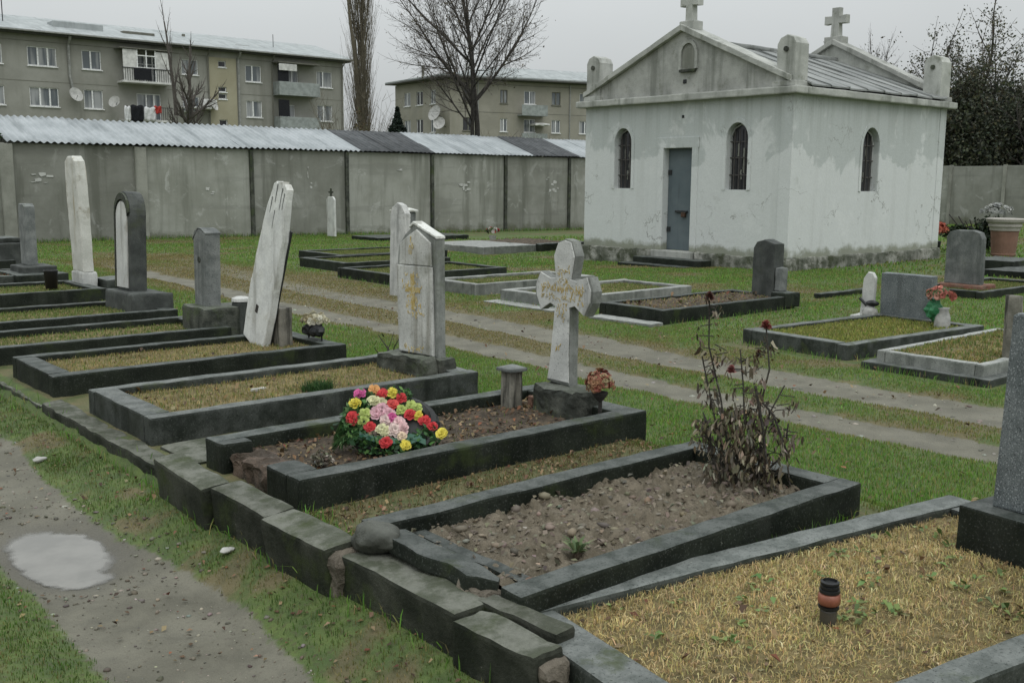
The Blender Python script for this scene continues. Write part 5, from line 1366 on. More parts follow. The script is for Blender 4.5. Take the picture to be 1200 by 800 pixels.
    obj("plinth", BOX((-.12, -.55, -.2), (.33, .27, .17), bevel=.025, seg=.08, jit=.008), MAT['dark_stone'], g)
    obj("slab", PRISM([(-.21, .168)]+[(.21, .168)]+[(.215*math.cos(PI*i/14), .98+.255*math.sin(PI*i/14)) for i in range(15)], .0, .175, bevel=.015, seg=.1, jit=.004), MAT['dark_stone'], g)
    obj("panel", PRISM(arch_pts(.025, .20, .33, .93, 14), -.012, .002, bevel=.004), MAT['white_clean'], g)
    i = arch_pts(.02, .20, .36, .95, 14); o = arch_pts(.01, .19, .42, 1.03, 14); bm = bmesh.new()
    A = [[bm.verts.new((x, *p)) for p in q] for q, x in ((o, .001), (o, -.022), (i, -.022), (i, .001))]
    for k in range(1, len(i)-1):
        for u, v in ((0, 1), (1, 2), (2, 3)): bm.faces.new((A[u][k], A[u][k+1], A[v][k+1], A[v][k]))
    obj("moulding", bm, MAT['moss_stone'], g)
    # tall white pillar
    g = hs("headstone", (4.32, 13.88, .28), "tall narrow white pillar headstone streaked with ochre stains", rot=(-.012, -.02, 0))
    obj("base", BOX((-.02, -.225, -.2), (.17, .225, .17), bevel=.025, seg=.1, jit=.01), MAT['white_black'], g)
    obj("pillar", PRISM([(-.215, .168), (.215, .168), (.225, .8), (.215, 1.45), (.19, 1.58), (.08, 1.65), (-.08, 1.65), (-.20, 1.58), (-.225, 1.40), (-.225, .8)], .0, .14, bevel=.02, seg=.1, jit=.006), MAT['white_ochre'], g)
    obj("base", BOX((.20, -.45, -.2), (.60, .1, .07), bevel=.02, seg=.1, jit=.01), MAT['kerb_grey'], g)
    # slim grey at far left, with base
    g = hs("headstone", (4.22, 15.98, .28), "slim bluish grey headstone on a dark base near the left edge", rot=(0, 0, 0))
    obj("base", BOX((-.15, -.45, -.2), (.32, .20, .12), bevel=.02, seg=.1, jit=.01), MAT['dark_stone'], g); obj("base_step", BOX((-.3, -.7, -.2), (.40, .30, .03), bevel=.02, seg=.1, jit=.01), MAT['kerb_dark'], g)
    obj("slab", PRISM([(-.15, .121), (.16, .121), (.16, .94), (.10, 1.0), (-.06, 1.0), (-.15, .96)], .0, .15, bevel=.012, seg=.1, jit=.004), MAT['grey_stone'], g)
    g = hs("grave_pot", (3.9, 13.62, .30), "small black plastic pot left of the tall white pillar", "pot"); bm = bmesh.new(); lathe(bm, [(.07, -.05), (.085, .19), (.09, .20), (.078, .20), (.07, .12)], 16); obj("body", bm, MAT['black_plastic'], g, smooth=True)
    g = hs("headstone", (4.55, 18.4, .25), "low dark headstone base at the extreme left edge", ); obj("base", BOX((-.2, -.4, -.2), (.3, .4, .35), bevel=.02, seg=.1, jit=.01), MAT['dark_stone'], g); obj("cap", BOX((-.15, -.3, .351), (.2, .3, .43), bevel=.02, seg=.1, jit=.01), MAT['kerb_grey'], g)
    # big granite slab at the right edge
    g = hs("headstone", (3.93, 1.36, .24), "blue-grey granite slab headstone on a dark plinth, cut by the right edge", rot=(0, .015, -.10))
    obj("plinth", BOX((-.09, -.50, -.1), (.32, .475, .155), bevel=.010, seg=.1, jit=.002), MAT['kerb_dark'], g)
    obj("slab", PRISM([(-.42, .156), (.39, .156), (.375, .915), (.36, .925), (-.40, .925), (-.42, .91)], .0, .17, bevel=.010, seg=.12, jit=.002), MAT['granite'], g)
    # beyond the track
    g = hs("headstone", (8.25, 12.32, 0), "weathered white board standing in the grass beyond the track, half behind the yellow-marked headstone", rot=(-.01, .03, 0))
    obj("slab", PRISM([(-.21, -.1), (.19, -.1), (.185, 1.15), (.14, 1.27), (.02, 1.335), (-.10, 1.30), (-.19, 1.18)], 0, .10, bevel=.012, seg=.1, jit=.005), MAT['white_black'], g)
    g = hs("headstone", (11.2, 16.55, 0), "little grey headstone with pale top far behind the yellow-marked headstone", rot=(0, 0, 0))
    obj("slab", BOX((0, -.28, -.1), (.16, .33, 1.06), bevel=.02, seg=.12, jit=.006), MAT['grey_stone'], g); obj("coping", PRISM([(-.32, 1.062), (.36, 1.062), (.36, 1.08), (-.02, 1.13), (-.32, 1.09)], -.03, .19, bevel=.008), MAT['white_stone'], g)
    g = hs("headstone", (15.4, 26.4, 0), "slim white marker board with a small cross on top, in front of the wall", rot=(0, 0, 0))
    obj("board", PRISM([(-.22, .02), (.21, .02), (.22, 1.08), (.12, 1.17), (-.12, 1.17), (-.22, 1.08)], 0, .06, bevel=.01), MAT['white_clean'], g)
    bm = bmesh.new(); rbox(bm, (.01, -.03, 1.171), (.05, .03, 1.40), bevel=.004); rbox(bm, (.012, -.11, 1.27), (.048, .11, 1.32), bevel=.004); obj("cross", bm, MAT['moss_stone'], g)
    g = hs("headstone", (11.45, 8.32, .12), "dark rounded headstone with a lower block, at the head of the gravelly soil grave", rot=(0, .02, 0))
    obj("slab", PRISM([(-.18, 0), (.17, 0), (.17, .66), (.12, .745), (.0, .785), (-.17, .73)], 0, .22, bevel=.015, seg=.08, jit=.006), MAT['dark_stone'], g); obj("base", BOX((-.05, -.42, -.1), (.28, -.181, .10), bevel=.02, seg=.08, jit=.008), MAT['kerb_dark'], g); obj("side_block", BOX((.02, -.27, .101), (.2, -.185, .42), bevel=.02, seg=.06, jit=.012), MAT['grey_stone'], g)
    g = hs("headstone", (10.95, 5.98, .10), "broad low speckled grey headstone behind the wide turf grave", rot=(0, -.03, -.06))
    obj("slab", BOX((0, -.325, .04), (.11, .315, .53), bevel=.008, seg=.12, jit=.003), MAT['granite'], g); obj("base", BOX((-.06, -.38, -.12), (.18, .36, .038), bevel=.012, seg=.1, jit=.004), MAT['kerb_grey'], g)
    g = hs("headstone", (15.5, 7.56, .05), "large pale grey headstone with clipped corners on a brown base, right of the chapel corner", rot=(0, -.02, -.05))
    obj("base", BOX((-.12, -.38, -.15), (.32, .36, .08), bevel=.02, seg=.1, jit=.01), MAT['brick_break'], g)
    obj("slab", PRISM([(-.29, .081), (.29, .081), (.285, .80), (.24, .87), (.14, .90), (-.12, .905), (-.24, .87), (-.285, .78)], 0, .13, bevel=.012, seg=.1, jit=.003), MAT['grey_stone'], g)
    # small white leaning marker with figure left of the double headstone
    g = hs("marker", (10.95, 6.46, .05), "small white marker stone leaning beside the broad speckled headstone", "marker", rot=(.06, -.05, 0))
    obj("slab", PRISM([(-.075, 0), (.09, 0), (.075, .5), (.03, .575), (-.03, .575), (-.07, .52)], 0, .06, bevel=.01, seg=.06, jit=.004), MAT['white_clean'], g); obj("base", BOX((-.1, -.16, -.1), (.16, .16, .06), bevel=.02, seg=.06, jit=.012), MAT['white_black'], g)
    bm = bmesh.new(); tube(bm, [(-.02, .09, .26), (-.03, .0, .20), (-.02, -.07, .12)], .018, 6); obj("garland", bm, MAT['dark_metal'], g)
    g = hs("bird_figure", (10.80, 6.33, .08), "little white and black figure at the foot of the leaning white marker", "ornament")
    bm = bmesh.new(); blob(bm, (0, 0, .09), .09, 3, .2, 1.5, (.8, 1, .9), 3); obj("body", bm, MAT['vase_white'], g, smooth=True); bm = bmesh.new(); blob(bm, (0, -.03, .20), .06, 3, .2, 1.5, (1, 1.3, .6), 5); obj("head", bm, MAT['black_plastic'], g, smooth=True)
    # bouquet vases
    g = hs("flower_vase", (10.66, 5.38, .05), "grey-white vase of salmon pink flowers wrapped in green, right of the broad speckled headstone", "flower vase")
    bm = bmesh.new(); lathe(bm, [(.06, -.02), (.085, .06), (.08, .18), (.055, .26), (.07, .28)], 18); obj("vase", bm, MAT['vase_white'], g, smooth=True)
    bm = bmesh.new(); blob(bm, (-.02, .09, .25), .10, 3, .4, 2.4, (.8, .9, 1.2), 3); obj("wrapping", bm, MAT['vase_green'], g)
    flower_ball("bouquet", (0, .03, .42), (.11, .14, .07), 40, .045, [(.55, .22, .17), (.62, .32, .25), (.40, .13, .10), (.10, .14, .06)], g, 7)
    g = hs("flower_vase", (4.25, 4.205, .245), "rust-red dried bouquet on a thin stem beside the foot of the flared stone cross", "flower vase")
    bm = bmesh.new(); tube(bm, [(0, 0, -.02), (.005, 0, .14)], .012, 6); lathe(bm, [(.015, .12), (.04, .15), (.05, .17), (.045, .175)], 16); obj("holder", bm, MAT['bark_dark'], g)
    flower_ball("bouquet", (0, .0, .215), (.075, .08, .08), 90, .026, [(.26, .09, .06), (.36, .20, .11), (.18, .06, .045), (.32, .26, .14), (.38, .16, .11)], g, 9)
    g = hs("flower_pot", (18.0, 22.1, .02), "little pot of red and white flowers at the foot of the far wall", "flower pot"); bm = bmesh.new(); lathe(bm, [(.08, 0), (.11, .14)], 14); obj("pot", bm, MAT['vase_white'], g)
    flower_ball("bouquet", (0, 0, .26), (.14, .18, .10), 40, .06, [(.5, .05, .05), (.62, .58, .55), (.08, .12, .05)], g, 11)
    # dried stems behind the white headstone
    g = hs("dead_plant", (4.32, 6.55, .16), "dark withered stems sticking up behind the yellow-marked headstone", "dead plant")
    bm = bmesh.new(); r = random.Random(4)
    for k in range(13):
        a = r.uniform(0, 6.28); h = r.uniform(.12, .46); p = Vector((r.gauss(0, .04), r.gauss(0, .06), -.02)); tube(bm, [p, p+Vector((.1*math.cos(a)*.5, .12*math.sin(a)*.5, h*.6)), p+Vector((.14*math.cos(a), .2*math.sin(a), h))], [.007, .005, .003], 4)
    obj("stem", bm, MAT['bark_dark'], g)
    # mushroom shaped wooden candle post
    g = hs("candle_post", (4.11, 4.855, .235), "split grey wooden post with a flat square cap between the wreath and the stone cross", "post")
    obj("post", PRISM([(-.045, -.05), (.0, -.043), (.02, -.03), (.03, -.048), (.05, -.05), (.052, .03), (.04, .05), (.01, .038), (-.02, .05), (-.05, .04), (-.038, .0)], -.05, .235, axis='z', bevel=.004, seg=.04, jit=.005), MAT['wood_grey'], g)
    obj("cap", BOX((-.068, -.075, .236), (.071, .071, .260), bevel=.008, seg=.04, jit=.004), MAT['grey_stone'], g)
    # bricks and bits on the wreath grave
    for x, y, s, m, lab in ((4.20, 5.02, (.14, .06, .05), 'brick_break', "broken brick lying behind the flat-capped wooden post"), (4.24, 4.80, (.05, .05, .05), 'brick_break', "reddish rubble lump between the wooden post and the stone cross")):
        o = hs("brick_piece", (x, y, .25), lab, "rubble"); obj("brick", BOX((-s[0]/2, -s[1]/2, -.03), (s[0]/2, s[1]/2, s[2]), bevel=.01, seg=.03, jit=.008), MAT[m], o)
    # terracotta urn at the right with pale planting
    g = hs("urn", (24.0, 10.78, 0), "large terracotta urn with a pale rim near the far wall at the right", "urn")
    bm = bmesh.new(); lathe(bm, [(.25, .0), (.27, .06), (.26, .08), (.30, .58), (.31, .60)], 28); obj("body", bm, MAT['terracotta'], g, smooth=False)
    bm = bmesh.new(); lathe(bm, [(.32, .601), (.33, .66), (.36, .70), (.35, .76), (.40, .80), (.42, .86), (.40, .88), (.1, .885)], 28); obj("rim", bm, MAT['urn_rim'], g)
    bm = bmesh.new(); lathe(bm, [(.29, -.1), (.28, .0)], 20); obj("foot", bm, MAT['urn_rim'], g)
    g = hs("planter_bush", (25.2, 11.9, 0), "dark shrub with white blooms left of the terracotta urn", "shrub")
    bm = bmesh.new(); [tube(bm, [(0, 0, 0), (random.gauss(0, .4), random.gauss(0, .5), random.uniform(.4, .9))], .015, 4) for k in range(16)]; obj("stem", bm, MAT['bark_dark'], g)
    leaf_cloud("foliage", foliage_mass((0, 0, .45), .6, .9, .38, 3500, .08, 30, 5, .2), .09, [(.02, .03, .016), (.03, .05, .02), (.012, .018, .01)], [2, 2, 1], g)
    flower_ball("bloom", (-.05, -.35, .98), (.2, .38, .2), 34, .07, [(.40, .41, .39), (.30, .31, .30), (.48, .48, .46)], g, 15)
    g = hs("flower_pot", (23.6, 12.25, .0), "pot of coral red flowers against the chapel's far corner", "flower pot"); bm = bmesh.new(); lathe(bm, [(.12, 0), (.16, .3)], 14); obj("pot", bm, MAT['black_plastic'], g)
    flower_ball("bouquet", (0, 0, .55), (.2, .24, .22), 50, .09, [(.36, .08, .05), (.45, .14, .09), (.20, .05, .03)], g, 13)

def flower_ball(name, c, r, n, s, cols, parent, seed):
    """a bunch of small many-petalled heads spread over an ellipsoid"""
    rr = np.random.default_rng(seed)
    d = rr.normal(0, 1, (n, 3)); d[:, 2] = np.abs(d[:, 2])*.9-.15; d /= np.linalg.norm(d, axis=1, keepdims=True)
    P = np.array(c)+d*np.array(r)*rr.uniform(.75, 1.05, (n, 1))
    i = rr.integers(0, len(cols), n)
    V = []; L = []; C = []; st = []
    for k in range(n): rose(V, L, st, C, P[k], d[k], s*rr.uniform(.7, 1.2), cols[i[k]], rr, rings=2, pet=5)
    return np_mesh(name, np.array(V), L, st, MAT['petal'], parent, np.array(C))

def rose(V, L, st, C, p, nrm, s, col, rr, rings=3, pet=6):
    """rounded cupped petals in rings round an axis"""
    n = np.array(nrm, float); n /= np.linalg.norm(n)
    a = np.cross(n, [.3, .2, .9]); a /= np.linalg.norm(a); b = np.cross(n, a); p = np.array(p)
    for q in range(rings):
        R = s*(1-q/rings*.78); up = s*(.05+.52*q/max(1, rings-1)); m = pet if q < rings-1 else 4
        for k in range(m):
            t = 2*PI*(k+q*.5)/m+rr.uniform(-.2, .2); w = PI/m*1.35; z = rr.uniform(.85, 1.12); lift = s*rr.uniform(.0, .22)
            def Q(ang, r, h): return p+(np.cos(ang)*a+np.sin(ang)*b)*r+n*h
            pts = [p+n*up*.3, Q(t-w*.9, R*.6, up+lift*.5), Q(t-w*.65, R*.92*z, up+lift), Q(t, R*z, up+lift*.7-s*.06), Q(t+w*.65, R*.92*z, up+lift), Q(t+w*.9, R*.6, up+lift*.5), Q(t, R*.55, up-s*.05)]
            o = len(V); V += pts
            for tri in ((0, 1, 6), (1, 2, 6), (2, 3, 6), (3, 4, 6), (4, 5, 6), (5, 0, 6)):
                st.append(len(L)); L += [o+x for x in tri]
            sh = rr.uniform(.78, 1.2)
            C += [tuple(np.clip(np.array(col)*sh*f, 0, .9)) for f in (.8, .95, 1.05, 1.1, 1.05, .95, .9)]

# ------------------------------------------------------------------ wreath, rose bush, lantern and small plants
def build_wreath():
    P0 = np.array((2.91, 4.36, .26)); v = np.array((.5586, .8294, 0)); sd = np.array((.8294, -.5586, 0)); tl = math.radians(38)
    up = v*math.cos(tl)+np.array((0, 0, math.sin(tl))); nr = -v*math.sin(tl)+np.array((0, 0, math.cos(tl)))
    g = empty("wreath", tuple(P0), "funeral wreath of red, yellow, pink and lime flowers lying on the black-kerbed grave", "wreath")
    red, yel, mag, lime, cream, pink, org = (.58, .055, .06), (.72, .62, .10), (.62, .13, .33), (.46, .55, .17), (.68, .67, .42), (.72, .45, .50), (.72, .40, .16)
    FL = [(mag, (2.852, 4.62, .516), .034), (org, (2.926, 4.59, .529), .034), (red, (2.945, 4.551, .512), .033), (red, (3.018, 4.474, .494), .033), (red, (2.751, 4.531, .414), .042), (red, (3.004, 4.374, .423), .034),
          (red, (3.047, 4.302, .396), .034), (red, (3.062, 4.255, .371), .032), (red, (2.799, 4.44, .376), .034), (red, (2.821, 4.324, .311), .036), ((.62, .09, .08), (2.959, 4.469, .465), .036),
          (yel, (2.996, 4.524, .517), .034), (yel, (2.802, 4.587, .473), .038), (yel, (3.038, 4.342, .417), .030), (yel, (3.082, 4.196, .342), .036), (yel, (2.896, 4.255, .299), .032),
          (cream, (2.887, 4.544, .483), .036), (cream, (2.92, 4.52, .475), .032), (lime, (3.037, 4.41, .461), .03), (cream, (2.843, 4.393, .365), .036), (lime, (2.814, 4.511, .429), .036), (lime, (2.982, 4.419, .443), .032), (lime, (3.059, 4.382, .452), .03),
          (cream, (2.86, 4.375, .350), .034), (pink, (2.865, 4.48, .431), .036), (pink, (2.903, 4.483, .449), .038), (pink, (2.915, 4.441, .428), .040), ((.72, .50, .50), (2.927, 4.374, .39), .042), ((.72, .50, .50), (2.93, 4.332, .363), .040), ((.74, .60, .55), (2.893, 4.349, .359), .042), (mag, (2.913, 4.401, .415), .030),
          ((.74, .58, .55), (2.885, 4.42, .40), .040), ((.74, .60, .45), (2.905, 4.30, .335), .03), (lime, (2.79, 4.49, .40), .032)]
    rr = np.random.default_rng(4)
    for c, p, s in FL:
        V, L, st, C = [], [], [], []
        q = np.array(p)-P0+nr*.012
        d = nr*.8+np.array((-.45, -.65, .15))*.6+rr.normal(0, .15, 3)
        rose(V, L, st, C, q, d, s*1.0, c, rr, 4, 7)
        np_mesh("flower", np.array(V), L, st, MAT['petal'], g, np.array(C))
    # fir-green body: a padded oval ring with a leafy skirt
    c0 = np.array((2.925, 4.42, .40))-P0
    bm = bmesh.new(); R = []
    for k in range(29):
        a = 2*PI*k/28; R.append(c0+sd*.215*math.cos(a)+up*.17*math.sin(a)-nr*.045)
    tube(bm, [tuple(q) for q in R], .036, 8, cap=False); obj("ring_body", bm, MAT['wreath_black'], g)
    n = 2100; a = RNG.uniform(PI*.35, 2*PI*.93, n); ro = RNG.normal(0, .028, n)
    P = c0+sd*((.215+ro)*np.cos(a))[:, None]+up*((.17+ro)*np.sin(a))[:, None]+nr*(RNG.normal(-.02, .025, n))[:, None]
    low = np.where(P[:, 2]+P0[2] < .268); P[low, 2] = .268-P0[2]
    leaf_cloud("foliage", P, .036, [(.035, .085, .03), (.06, .14, .05), (.10, .20, .06), (.015, .04, .016)], [3, 3, 2.5, 1], g)
    # grassy skirt hanging to the ground at the left
    V, L, st, C = [], [], [], []
    n = 240
    for k in range(n):
        t = RNG.random(); top = c0+sd*(-.20-.02*t)+up*(.14-.24*t)-nr*.02
        bot = top-sd*RNG.uniform(.03, .11)-v*RNG.uniform(.0, .08); bot[2] = RNG.uniform(.0, .05)+(.25*0)
        w = sd*.004+v*.003; mid = (top+bot)/2-sd*.02
        o = len(V); V += [top-w, top+w, mid+w, bot, mid-w]; st.append(len(L)); L += [o, o+1, o+2, o+3, o+4]
        cc = np.array([(.04, .10, .03), (.07, .14, .05), (.10, .15, .06), (.025, .06, .02)][k % 4]); C += [tuple(cc)]*5
    np_mesh("leaf_skirt", np.array(V), L, st, MAT['petal'], g, np.array(C))
    # ribbons
    bm = bmesh.new()
    for pts in ([(-.17, -.10), (-.10, -.135), (0, -.15), (.09, -.155), (.15, -.13)], [(-.02, -.09), (.06, -.11), (.12, -.135), (.17, -.165)]):
        A = [c0+sd*x+up*y+nr*.02 for x, y in pts]
        for i, (p, q) in enumerate(zip(A, A[1:])):
            bm.faces.new([bm.verts.new(tuple(z)) for z in (p-up*.018, q-up*.018+nr*.004, q+up*.018+nr*.004, p+up*.018)])
    r = bmesh.ops.extrude_face_region(bm, geom=bm.faces[:])
    for q in r['geom']:
        if isinstance(q, bmesh.types.BMVert): q.co += Vector(nr)*.003
    obj("ribbon", bm, MAT['ribbon'], g)
    # flat black oval standing in for the shade in the ring's hollow
    bm = bmesh.new(); ring = []
    cc = c0+sd*.085-up*.045; e1 = sd*.62-up*.78; e2 = sd*.78+up*.62
    f = bm.faces.new([bm.verts.new(tuple(cc+e1*.15*math.cos(2*PI*k/20)+e2*.07*math.sin(2*PI*k/20)+nr*.004)) for k in range(20)])
    r = bmesh.ops.extrude_face_region(bm, geom=[f])
    for q in r['geom']:
        if isinstance(q, bmesh.types.BMVert): q.co -= Vector(nr)*.02
    obj("hollow_shade", bm, MAT['wreath_black'], g)

def build_small():
    # dead rose bush
    B = Vector((3.90, 2.88, .22)); g = empty("rose_bush", tuple(B), "dead rose bush with drooping brown leaves and four dried roses on the bare soil grave", "rose bush")
    r = random.Random(12); bm = bmesh.new()
    ST = [((-.116, .159, .90), 3), ((.038, -.052, .78), 3), ((-.028, .038, .66), 2), ((.095, -.13, .50), 2), ((-.13, .18, .62), 2), ((.03, -.05, .48), 2), ((-.09, .12, .45), 2), ((.11, -.15, .32), 1), ((-.12, .17, .35), 1)]
    leafp = []
    for (x, y, z), k in ST:
        a = Vector((x*.25+r.gauss(0, .02), y*.25+r.gauss(0, .02), -.03)); e = Vector((x, y, z)); m = a.lerp(e, .5)+Vector((r.gauss(0, .02), r.gauss(0, .02), 0))
        pts = [a, a.lerp(m, .5)+Vector((r.gauss(0, .02), r.gauss(0, .02), 0)), m, m.lerp(e, .5)+Vector((r.gauss(0, .018), r.gauss(0, .018), 0)), e]
        tube(bm, pts, [.0065, .006, .005, .0042, .0035], 6)
        for j in range(17):
            t = r.uniform(.15, .97); q = a.lerp(m, t*2) if t < .5 else m.lerp(e, t*2-1)
            d = Vector((r.gauss(0, 1), r.gauss(0, 1), r.uniform(-.3, .6))).normalized(); e2 = q+d*r.uniform(.03, .075); tube(bm, [q, e2], [.003, .002], 4)
            for _ in range(5): leafp.append(e2+Vector((r.gauss(0, .014), r.gauss(0, .014), r.gauss(-.012, .015))))
    tube(bm, [(.03, -.05, .42), (.06, -.10, .36), (.10, -.15, .20), (.12, -.17, .02)], [.006, .006, .005, .004], 5)
    tube(bm, [(-.02, -.05, .50), (.0, -.09, .30), (.02, -.11, .10), (.05, -.15, -.02)], [.007, .007, .006, .005], 5)
    obj("stem", bm, MAT['bark'], g)
    # heavy mat of withered leaves round the foot
    n = 1150; P = np.array([[r.gauss(0, 1), r.gauss(0, 1), 0] for _ in range(n)])
    z = np.array([r.random()**1.5*.38 for _ in range(n)]); wd = .095*(1-.45*z/.4)
    P = np.stack([P[:, 0]*wd*.95+z*-.06, P[:, 1]*wd*1.15+z*.09, z+.0], 1)
    P = np.concatenate([P, np.array([p[:] for p in leafp])]); P[:, 2] = np.maximum(P[:, 2], .0)
    drooping_leaves("withered_leaf", P, .036, [(.145, .12, .075), (.085, .07, .048), (.20, .17, .115), (.28, .25, .19), (.045, .039, .03)], [4, 4, 2.5, 1.5, 1.5], g)
    for p, s, c in (((-.116, .159, .90), .030, (.13, .055, .045)), ((.038, -.052, .775), .033, (.30, .10, .085)), ((-.05, .068, .56), .026, (.40, .16, .15)), ((.02, -.03, .64), .020, (.15, .07, .05))):
        V, L, st, C = [], [], [], []
        rr = np.random.default_rng(int(s*1e4)+1)
        for q in range(3): rose(V, L, st, C, np.array(p)+np.array((0, 0, .012*q-.01)), (.05*q, -.1, 1), s*(1-.15*q), c, rr, 4, 6)
        np_mesh("rose", np.array(V), L, st, MAT['petal'], g, np.array(C))
    # candle lantern standing in the dry grass
    g = empty("grave_candle", (2.855, 1.755, .228), "small candle lantern with red band and black lid standing in the straw-yellow grass", "candle lantern"); g.scale = (1, 1, .82)
    bm = bmesh.new(); lathe(bm, [(.022, -.02), (.027, .0), (.028, .05), (.025, .06)], 24); obj("glass", bm, MAT['candle_clear'], g, smooth=True)
    bm = bmesh.new(); lathe(bm, [(.031, .058), (.034, .062), (.034, .072), (.029, .074)], 24); obj("base_ring", bm, MAT['black_plastic'], g)
    bm = bmesh.new(); lathe(bm, [(.030, .0745), (.0355, .082), (.037, .10), (.035, .118), (.029, .124)], 24); obj("red_band", bm, MAT['candle_red'], g, smooth=True)
    bm = bmesh.new(); lathe(bm, [(.029, .1245), (.033, .127), (.033, .139), (.028, .141), (.031, .144), (.031, .155), (.027, .157), (.030, .160), (.030, .170), (.023, .175), (.022, .165), (.01, .162)], 24); obj("lid", bm, MAT['black_plastic'], g)
    # green rosette on the soil
    g = empty("seedling", (2.63, 2.71, .235), "little grey-green leafy plant sprouting on the bare soil grave", "plant")
    V, L, st, C = [], [], [], []
    for k in range(34):
        a = k*2.4; l = r.uniform(.035, .085); h = r.uniform(.02, .075); w = .008
        d = np.array((math.cos(a), math.sin(a), 0)); s_ = np.array((-math.sin(a), math.cos(a), 0))*w
        o = len(V); V += [d*.004, d*l*.5+s_+(0, 0, h*.8), d*l+(0, 0, h), d*l*.5-s_+(0, 0, h*.8)]; st.append(len(L)); L += [o, o+1, o+2, o+3]
        C += [tuple(np.array([(.13, .18, .08), (.20, .24, .12), (.09, .14, .06)][k % 3])*f) for f in (.7, 1, 1.1, 1)]
    np_mesh("leaf", np.array(V), L, st, MAT['petal'], g, np.array(C))
    bm = bmesh.new(); blob(bm, (0, 0, 0), .018, 2, .3, 2); obj("root_crown", bm, MAT['soil_dark'], g)
    # bushy tuft on the grey kerbed grave
    g = empty("grass_tuft", (3.35, 5.95, .255), "bushy dark green tuft growing on the grey-kerbed grave behind the wreath", "plant")
    n = 620; a = RNG.uniform(0, 2*PI, n); q = RNG.random(n)**.6*.09
    blades("blade", np.stack([q*np.cos(a)*1.2, q*np.sin(a), np.zeros(n)], 1), .085*np.ones(n), .0045, palette(n, [(.035, .085, .025), (.055, .12, .035), (.025, .055, .02)], [3, 2, 2]), MAT['blade'], g, lean=.9, kind="stuff")
    bm = bmesh.new(); blob(bm, (0, 0, -.01), .05, 2, .3, 2, (1.3, 1, .5)); obj("root_crown", bm, MAT['soil_dark'], g)
    # scattered bits: a red brick chip on the soil, a pale twig on the turf, a scrap of white on the wreath grave
    for (x, y, z), s, m, nm, lab in (((2.30, 2.605, .225), (.030, .022, .020), 'brick_break', "brick_chip", "orange brick chip on the bare soil near the broken kerb end"), ((3.05, 6.22, .265), (.075, .012, .010), 'pebble_white', "twig", "pale stick lying on the brown turf behind the dark green tuft"),
                                     ((3.42, 4.24, .262), (.035, .01, .012), 'pebble_white', "litter_scrap", "white scrap lying on the soil right of the wreath")):
        o = empty(nm, (x, y, z), lab, nm.replace("_", " ")); o.rotation_euler = (.1, .1, .5); obj("piece", BOX((-s[0], -s[1], -s[2]), s, bevel=.004, seg=.02, jit=.006), MAT[m], o)
    g = empty("dry_clump", (2.50, 4.42, .245), "pale dried lichen-like clump on the soil left of the wreath", "dead plant")
    n = 420; a = RNG.normal(0, 1, (n, 3)); a /= np.linalg.norm(a, axis=1, keepdims=True); a[:, 2] = np.abs(a[:, 2])
    leaf_cloud("foliage", a*np.array((.05, .06, .06))*RNG.uniform(.5, 1.1, (n, 1)), .022, [(.20, .19, .15), (.13, .115, .08), (.27, .26, .21)], [2, 2, 1], g)
    bm = bmesh.new(); blob(bm, (0, 0, 0), .025, 2, .3, 2); obj("root_crown", bm, MAT['soil_dark'], g)

def drooping_leaves(name, P, size, cols, wts, parent):
    n = len(P); V = np.zeros((n, 6, 3)); a = RNG.uniform(0, 2*PI, n); s = size*RNG.uniform(.5, 1.3, n); dr = RNG.uniform(.3, 1.3, n)
    d = np.stack([np.cos(a)*np.cos(dr), np.sin(a)*np.cos(dr), -np.sin(dr)], 1); w = np.stack([-np.sin(a), np.cos(a), np.zeros(n)], 1)
    up = np.array((0, 0, 1))
    s1 = s[:, None]; cu = RNG.normal(0, .25, n)[:, None]*s1
    V[:, 0] = P; V[:, 1] = P+d*s1*.35+w*s1*.15+up*cu; V[:, 2] = P+d*s1*.8+w*s1*.12-up*s1*.18
    V[:, 3] = P+d*s1-up*s1*.22; V[:, 4] = P+d*s1*.8-w*s1*.12-up*s1*.05-up*cu*.9; V[:, 5] = P+d*s1*.35-w*s1*.15-up*cu
    b = np.arange(n)[:, None]*6
    L = np.concatenate([b+np.array([[0, 1, 2, 3]]), b+np.array([[0, 3, 4, 5]])], 1).ravel(); st = (np.arange(n)[:, None]*8+np.array([[0, 4]])).ravel()
    o = np_mesh(name, V.reshape(-1, 3), L, st, MAT['deadleaf'], parent, np.repeat(palette(n, cols, wts), 6, 0)); o["kind"] = "stuff"; return o
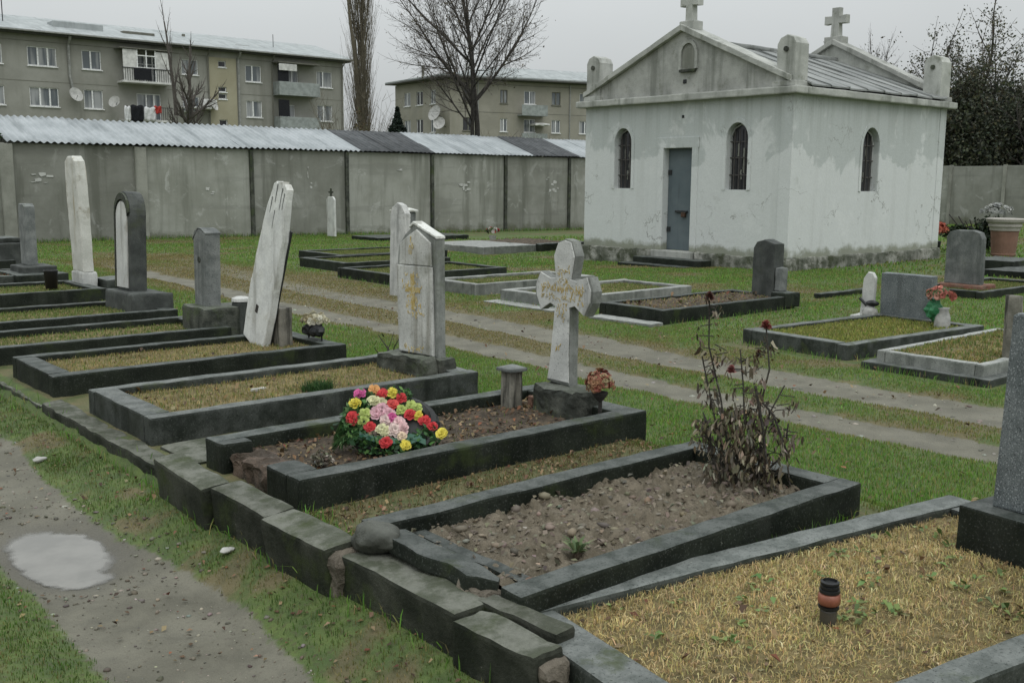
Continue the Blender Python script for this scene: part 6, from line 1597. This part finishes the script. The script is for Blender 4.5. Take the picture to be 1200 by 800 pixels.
# ------------------------------------------------------------------ light, sky, camera
def build_sky_light():
    w = bpy.data.worlds.new("World"); S.world = w; w.use_nodes = True
    t = w.node_tree; t.nodes.clear()
    out = t.nodes.new("ShaderNodeOutputWorld"); bg = t.nodes.new("ShaderNodeBackground"); t.links.new(bg.outputs[0], out.inputs[0])
    sky = t.nodes.new("ShaderNodeTexSky"); sky.sky_type = 'NISHITA'; sky.sun_disc = False
    EL, AZ = math.radians(58), math.radians(200)
    # the sun stands high, behind the camera's right shoulder, seen only as a broad glow through cloud
    sky.sun_elevation = EL; sky.dust_density = 6; sky.air_density = 1.5; sky.ozone_density = 1
    d = Vector((-.30, -.95, 0)).normalized()
    sky.sun_rotation = math.atan2(d.x, d.y)
    hs_ = t.nodes.new("ShaderNodeHueSaturation"); hs_.inputs["Saturation"].default_value = .16; t.links.new(sky.outputs[0], hs_.inputs["Color"])
    # cloud sheet: an even grey layer, a little brighter overhead, over most of the blue
    tc = t.nodes.new("ShaderNodeTexCoord"); sp = t.nodes.new("ShaderNodeSeparateXYZ"); t.links.new(tc.outputs["Generated"], sp.inputs[0])
    mr = t.nodes.new("ShaderNodeMapRange"); t.links.new(sp.outputs[2], mr.inputs[0])
    for i, v in enumerate((0., .9, SKY_LO, SKY_HI)): mr.inputs[1+i].default_value = v
    nz = t.nodes.new("ShaderNodeTexNoise"); nz.inputs["Scale"].default_value = 1.6; nz.inputs["Detail"].default_value = 5; t.links.new(tc.outputs["Generated"], nz.inputs["Vector"])
    m2 = t.nodes.new("ShaderNodeMapRange"); t.links.new(nz.outputs["Fac"], m2.inputs[0])
    for i, v in enumerate((.3, .7, .92, 1.07)): m2.inputs[1+i].default_value = v
    mu = t.nodes.new("ShaderNodeMath"); mu.operation = 'MULTIPLY'; t.links.new(mr.outputs[0], mu.inputs[0]); t.links.new(m2.outputs[0], mu.inputs[1])
    vm = t.nodes.new("ShaderNodeVectorMath"); vm.operation = 'SCALE'; vm.inputs[0].default_value = (.95, 1.0, 1.012); t.links.new(mu.outputs[0], vm.inputs["Scale"])
    mx = t.nodes.new("ShaderNodeMix"); mx.data_type = 'RGBA'; mx.inputs[0].default_value = .86
    t.links.new(hs_.outputs[0], mx.inputs[6]); t.links.new(vm.outputs[0], mx.inputs[7]); t.links.new(mx.outputs[2], bg.inputs[0])
    bg.inputs[1].default_value = .1
    l = bpy.data.lights.new("sun", 'SUN'); l.energy = .6; l.angle = math.radians(40); l.color = (1, .985, .96)
    o = link(bpy.data.objects.new("sun", l)); o.location = (-5, -15, 30)
    v = Vector((d.x*math.cos(EL), d.y*math.cos(EL), math.sin(EL))); o.rotation_euler = v.to_track_quat('Z', 'Y').to_euler()

def build_camera():
    f, p, r, yaw = 1201., .15512, .00677, .703
    cp, sp, cr, sr = math.cos(p), math.sin(p), math.cos(r), math.sin(r)
    M = np.array([[1, 0, 0], [0, -sp, -cp], [0, cp, -sp]]); R0 = np.array([[cr, -sr, 0], [sr, cr, 0], [0, 0, 1]]) @ M
    B = np.array([[math.cos(yaw), -math.sin(yaw), 0], [math.sin(yaw), math.cos(yaw), 0], [0, 0, 1]])
    R = R0 @ B
    c = bpy.data.cameras.new("camera"); c.sensor_width = 36; c.lens = 36*f/1200; c.clip_end = 1500; c.clip_start = .05
    o = link(bpy.data.objects.new("camera", c))
    m = Matrix.Identity(4)
    for i in range(3): m[i][0] = R[0][i]; m[i][1] = -R[1][i]; m[i][2] = -R[2][i]
    m[2][3] = CAM_H; o.matrix_world = m
    S.camera = o

SKY_LO, SKY_HI = 4.75, 15.5
def main():
    build_mats()
    build_sky_light(); build_camera()
    build_graves(); build_headstones(); build_wreath(); build_small()
    build_walls(); build_garages(); build_chapel(); build_flats_a(); build_flats_b(); build_trees()
    build_ground(); build_lawns(); build_litter()
    S.view_settings.view_transform = 'Standard'; S.view_settings.look = 'None'; S.view_settings.gamma = 1; S.view_settings.exposure = .14
    S.view_settings.use_curve_mapping = False
    S.render.engine = 'CYCLES'; S.cycles.max_bounces = 6; S.cycles.use_denoising = True
    S.render.resolution_x, S.render.resolution_y = 1024, 682
main()
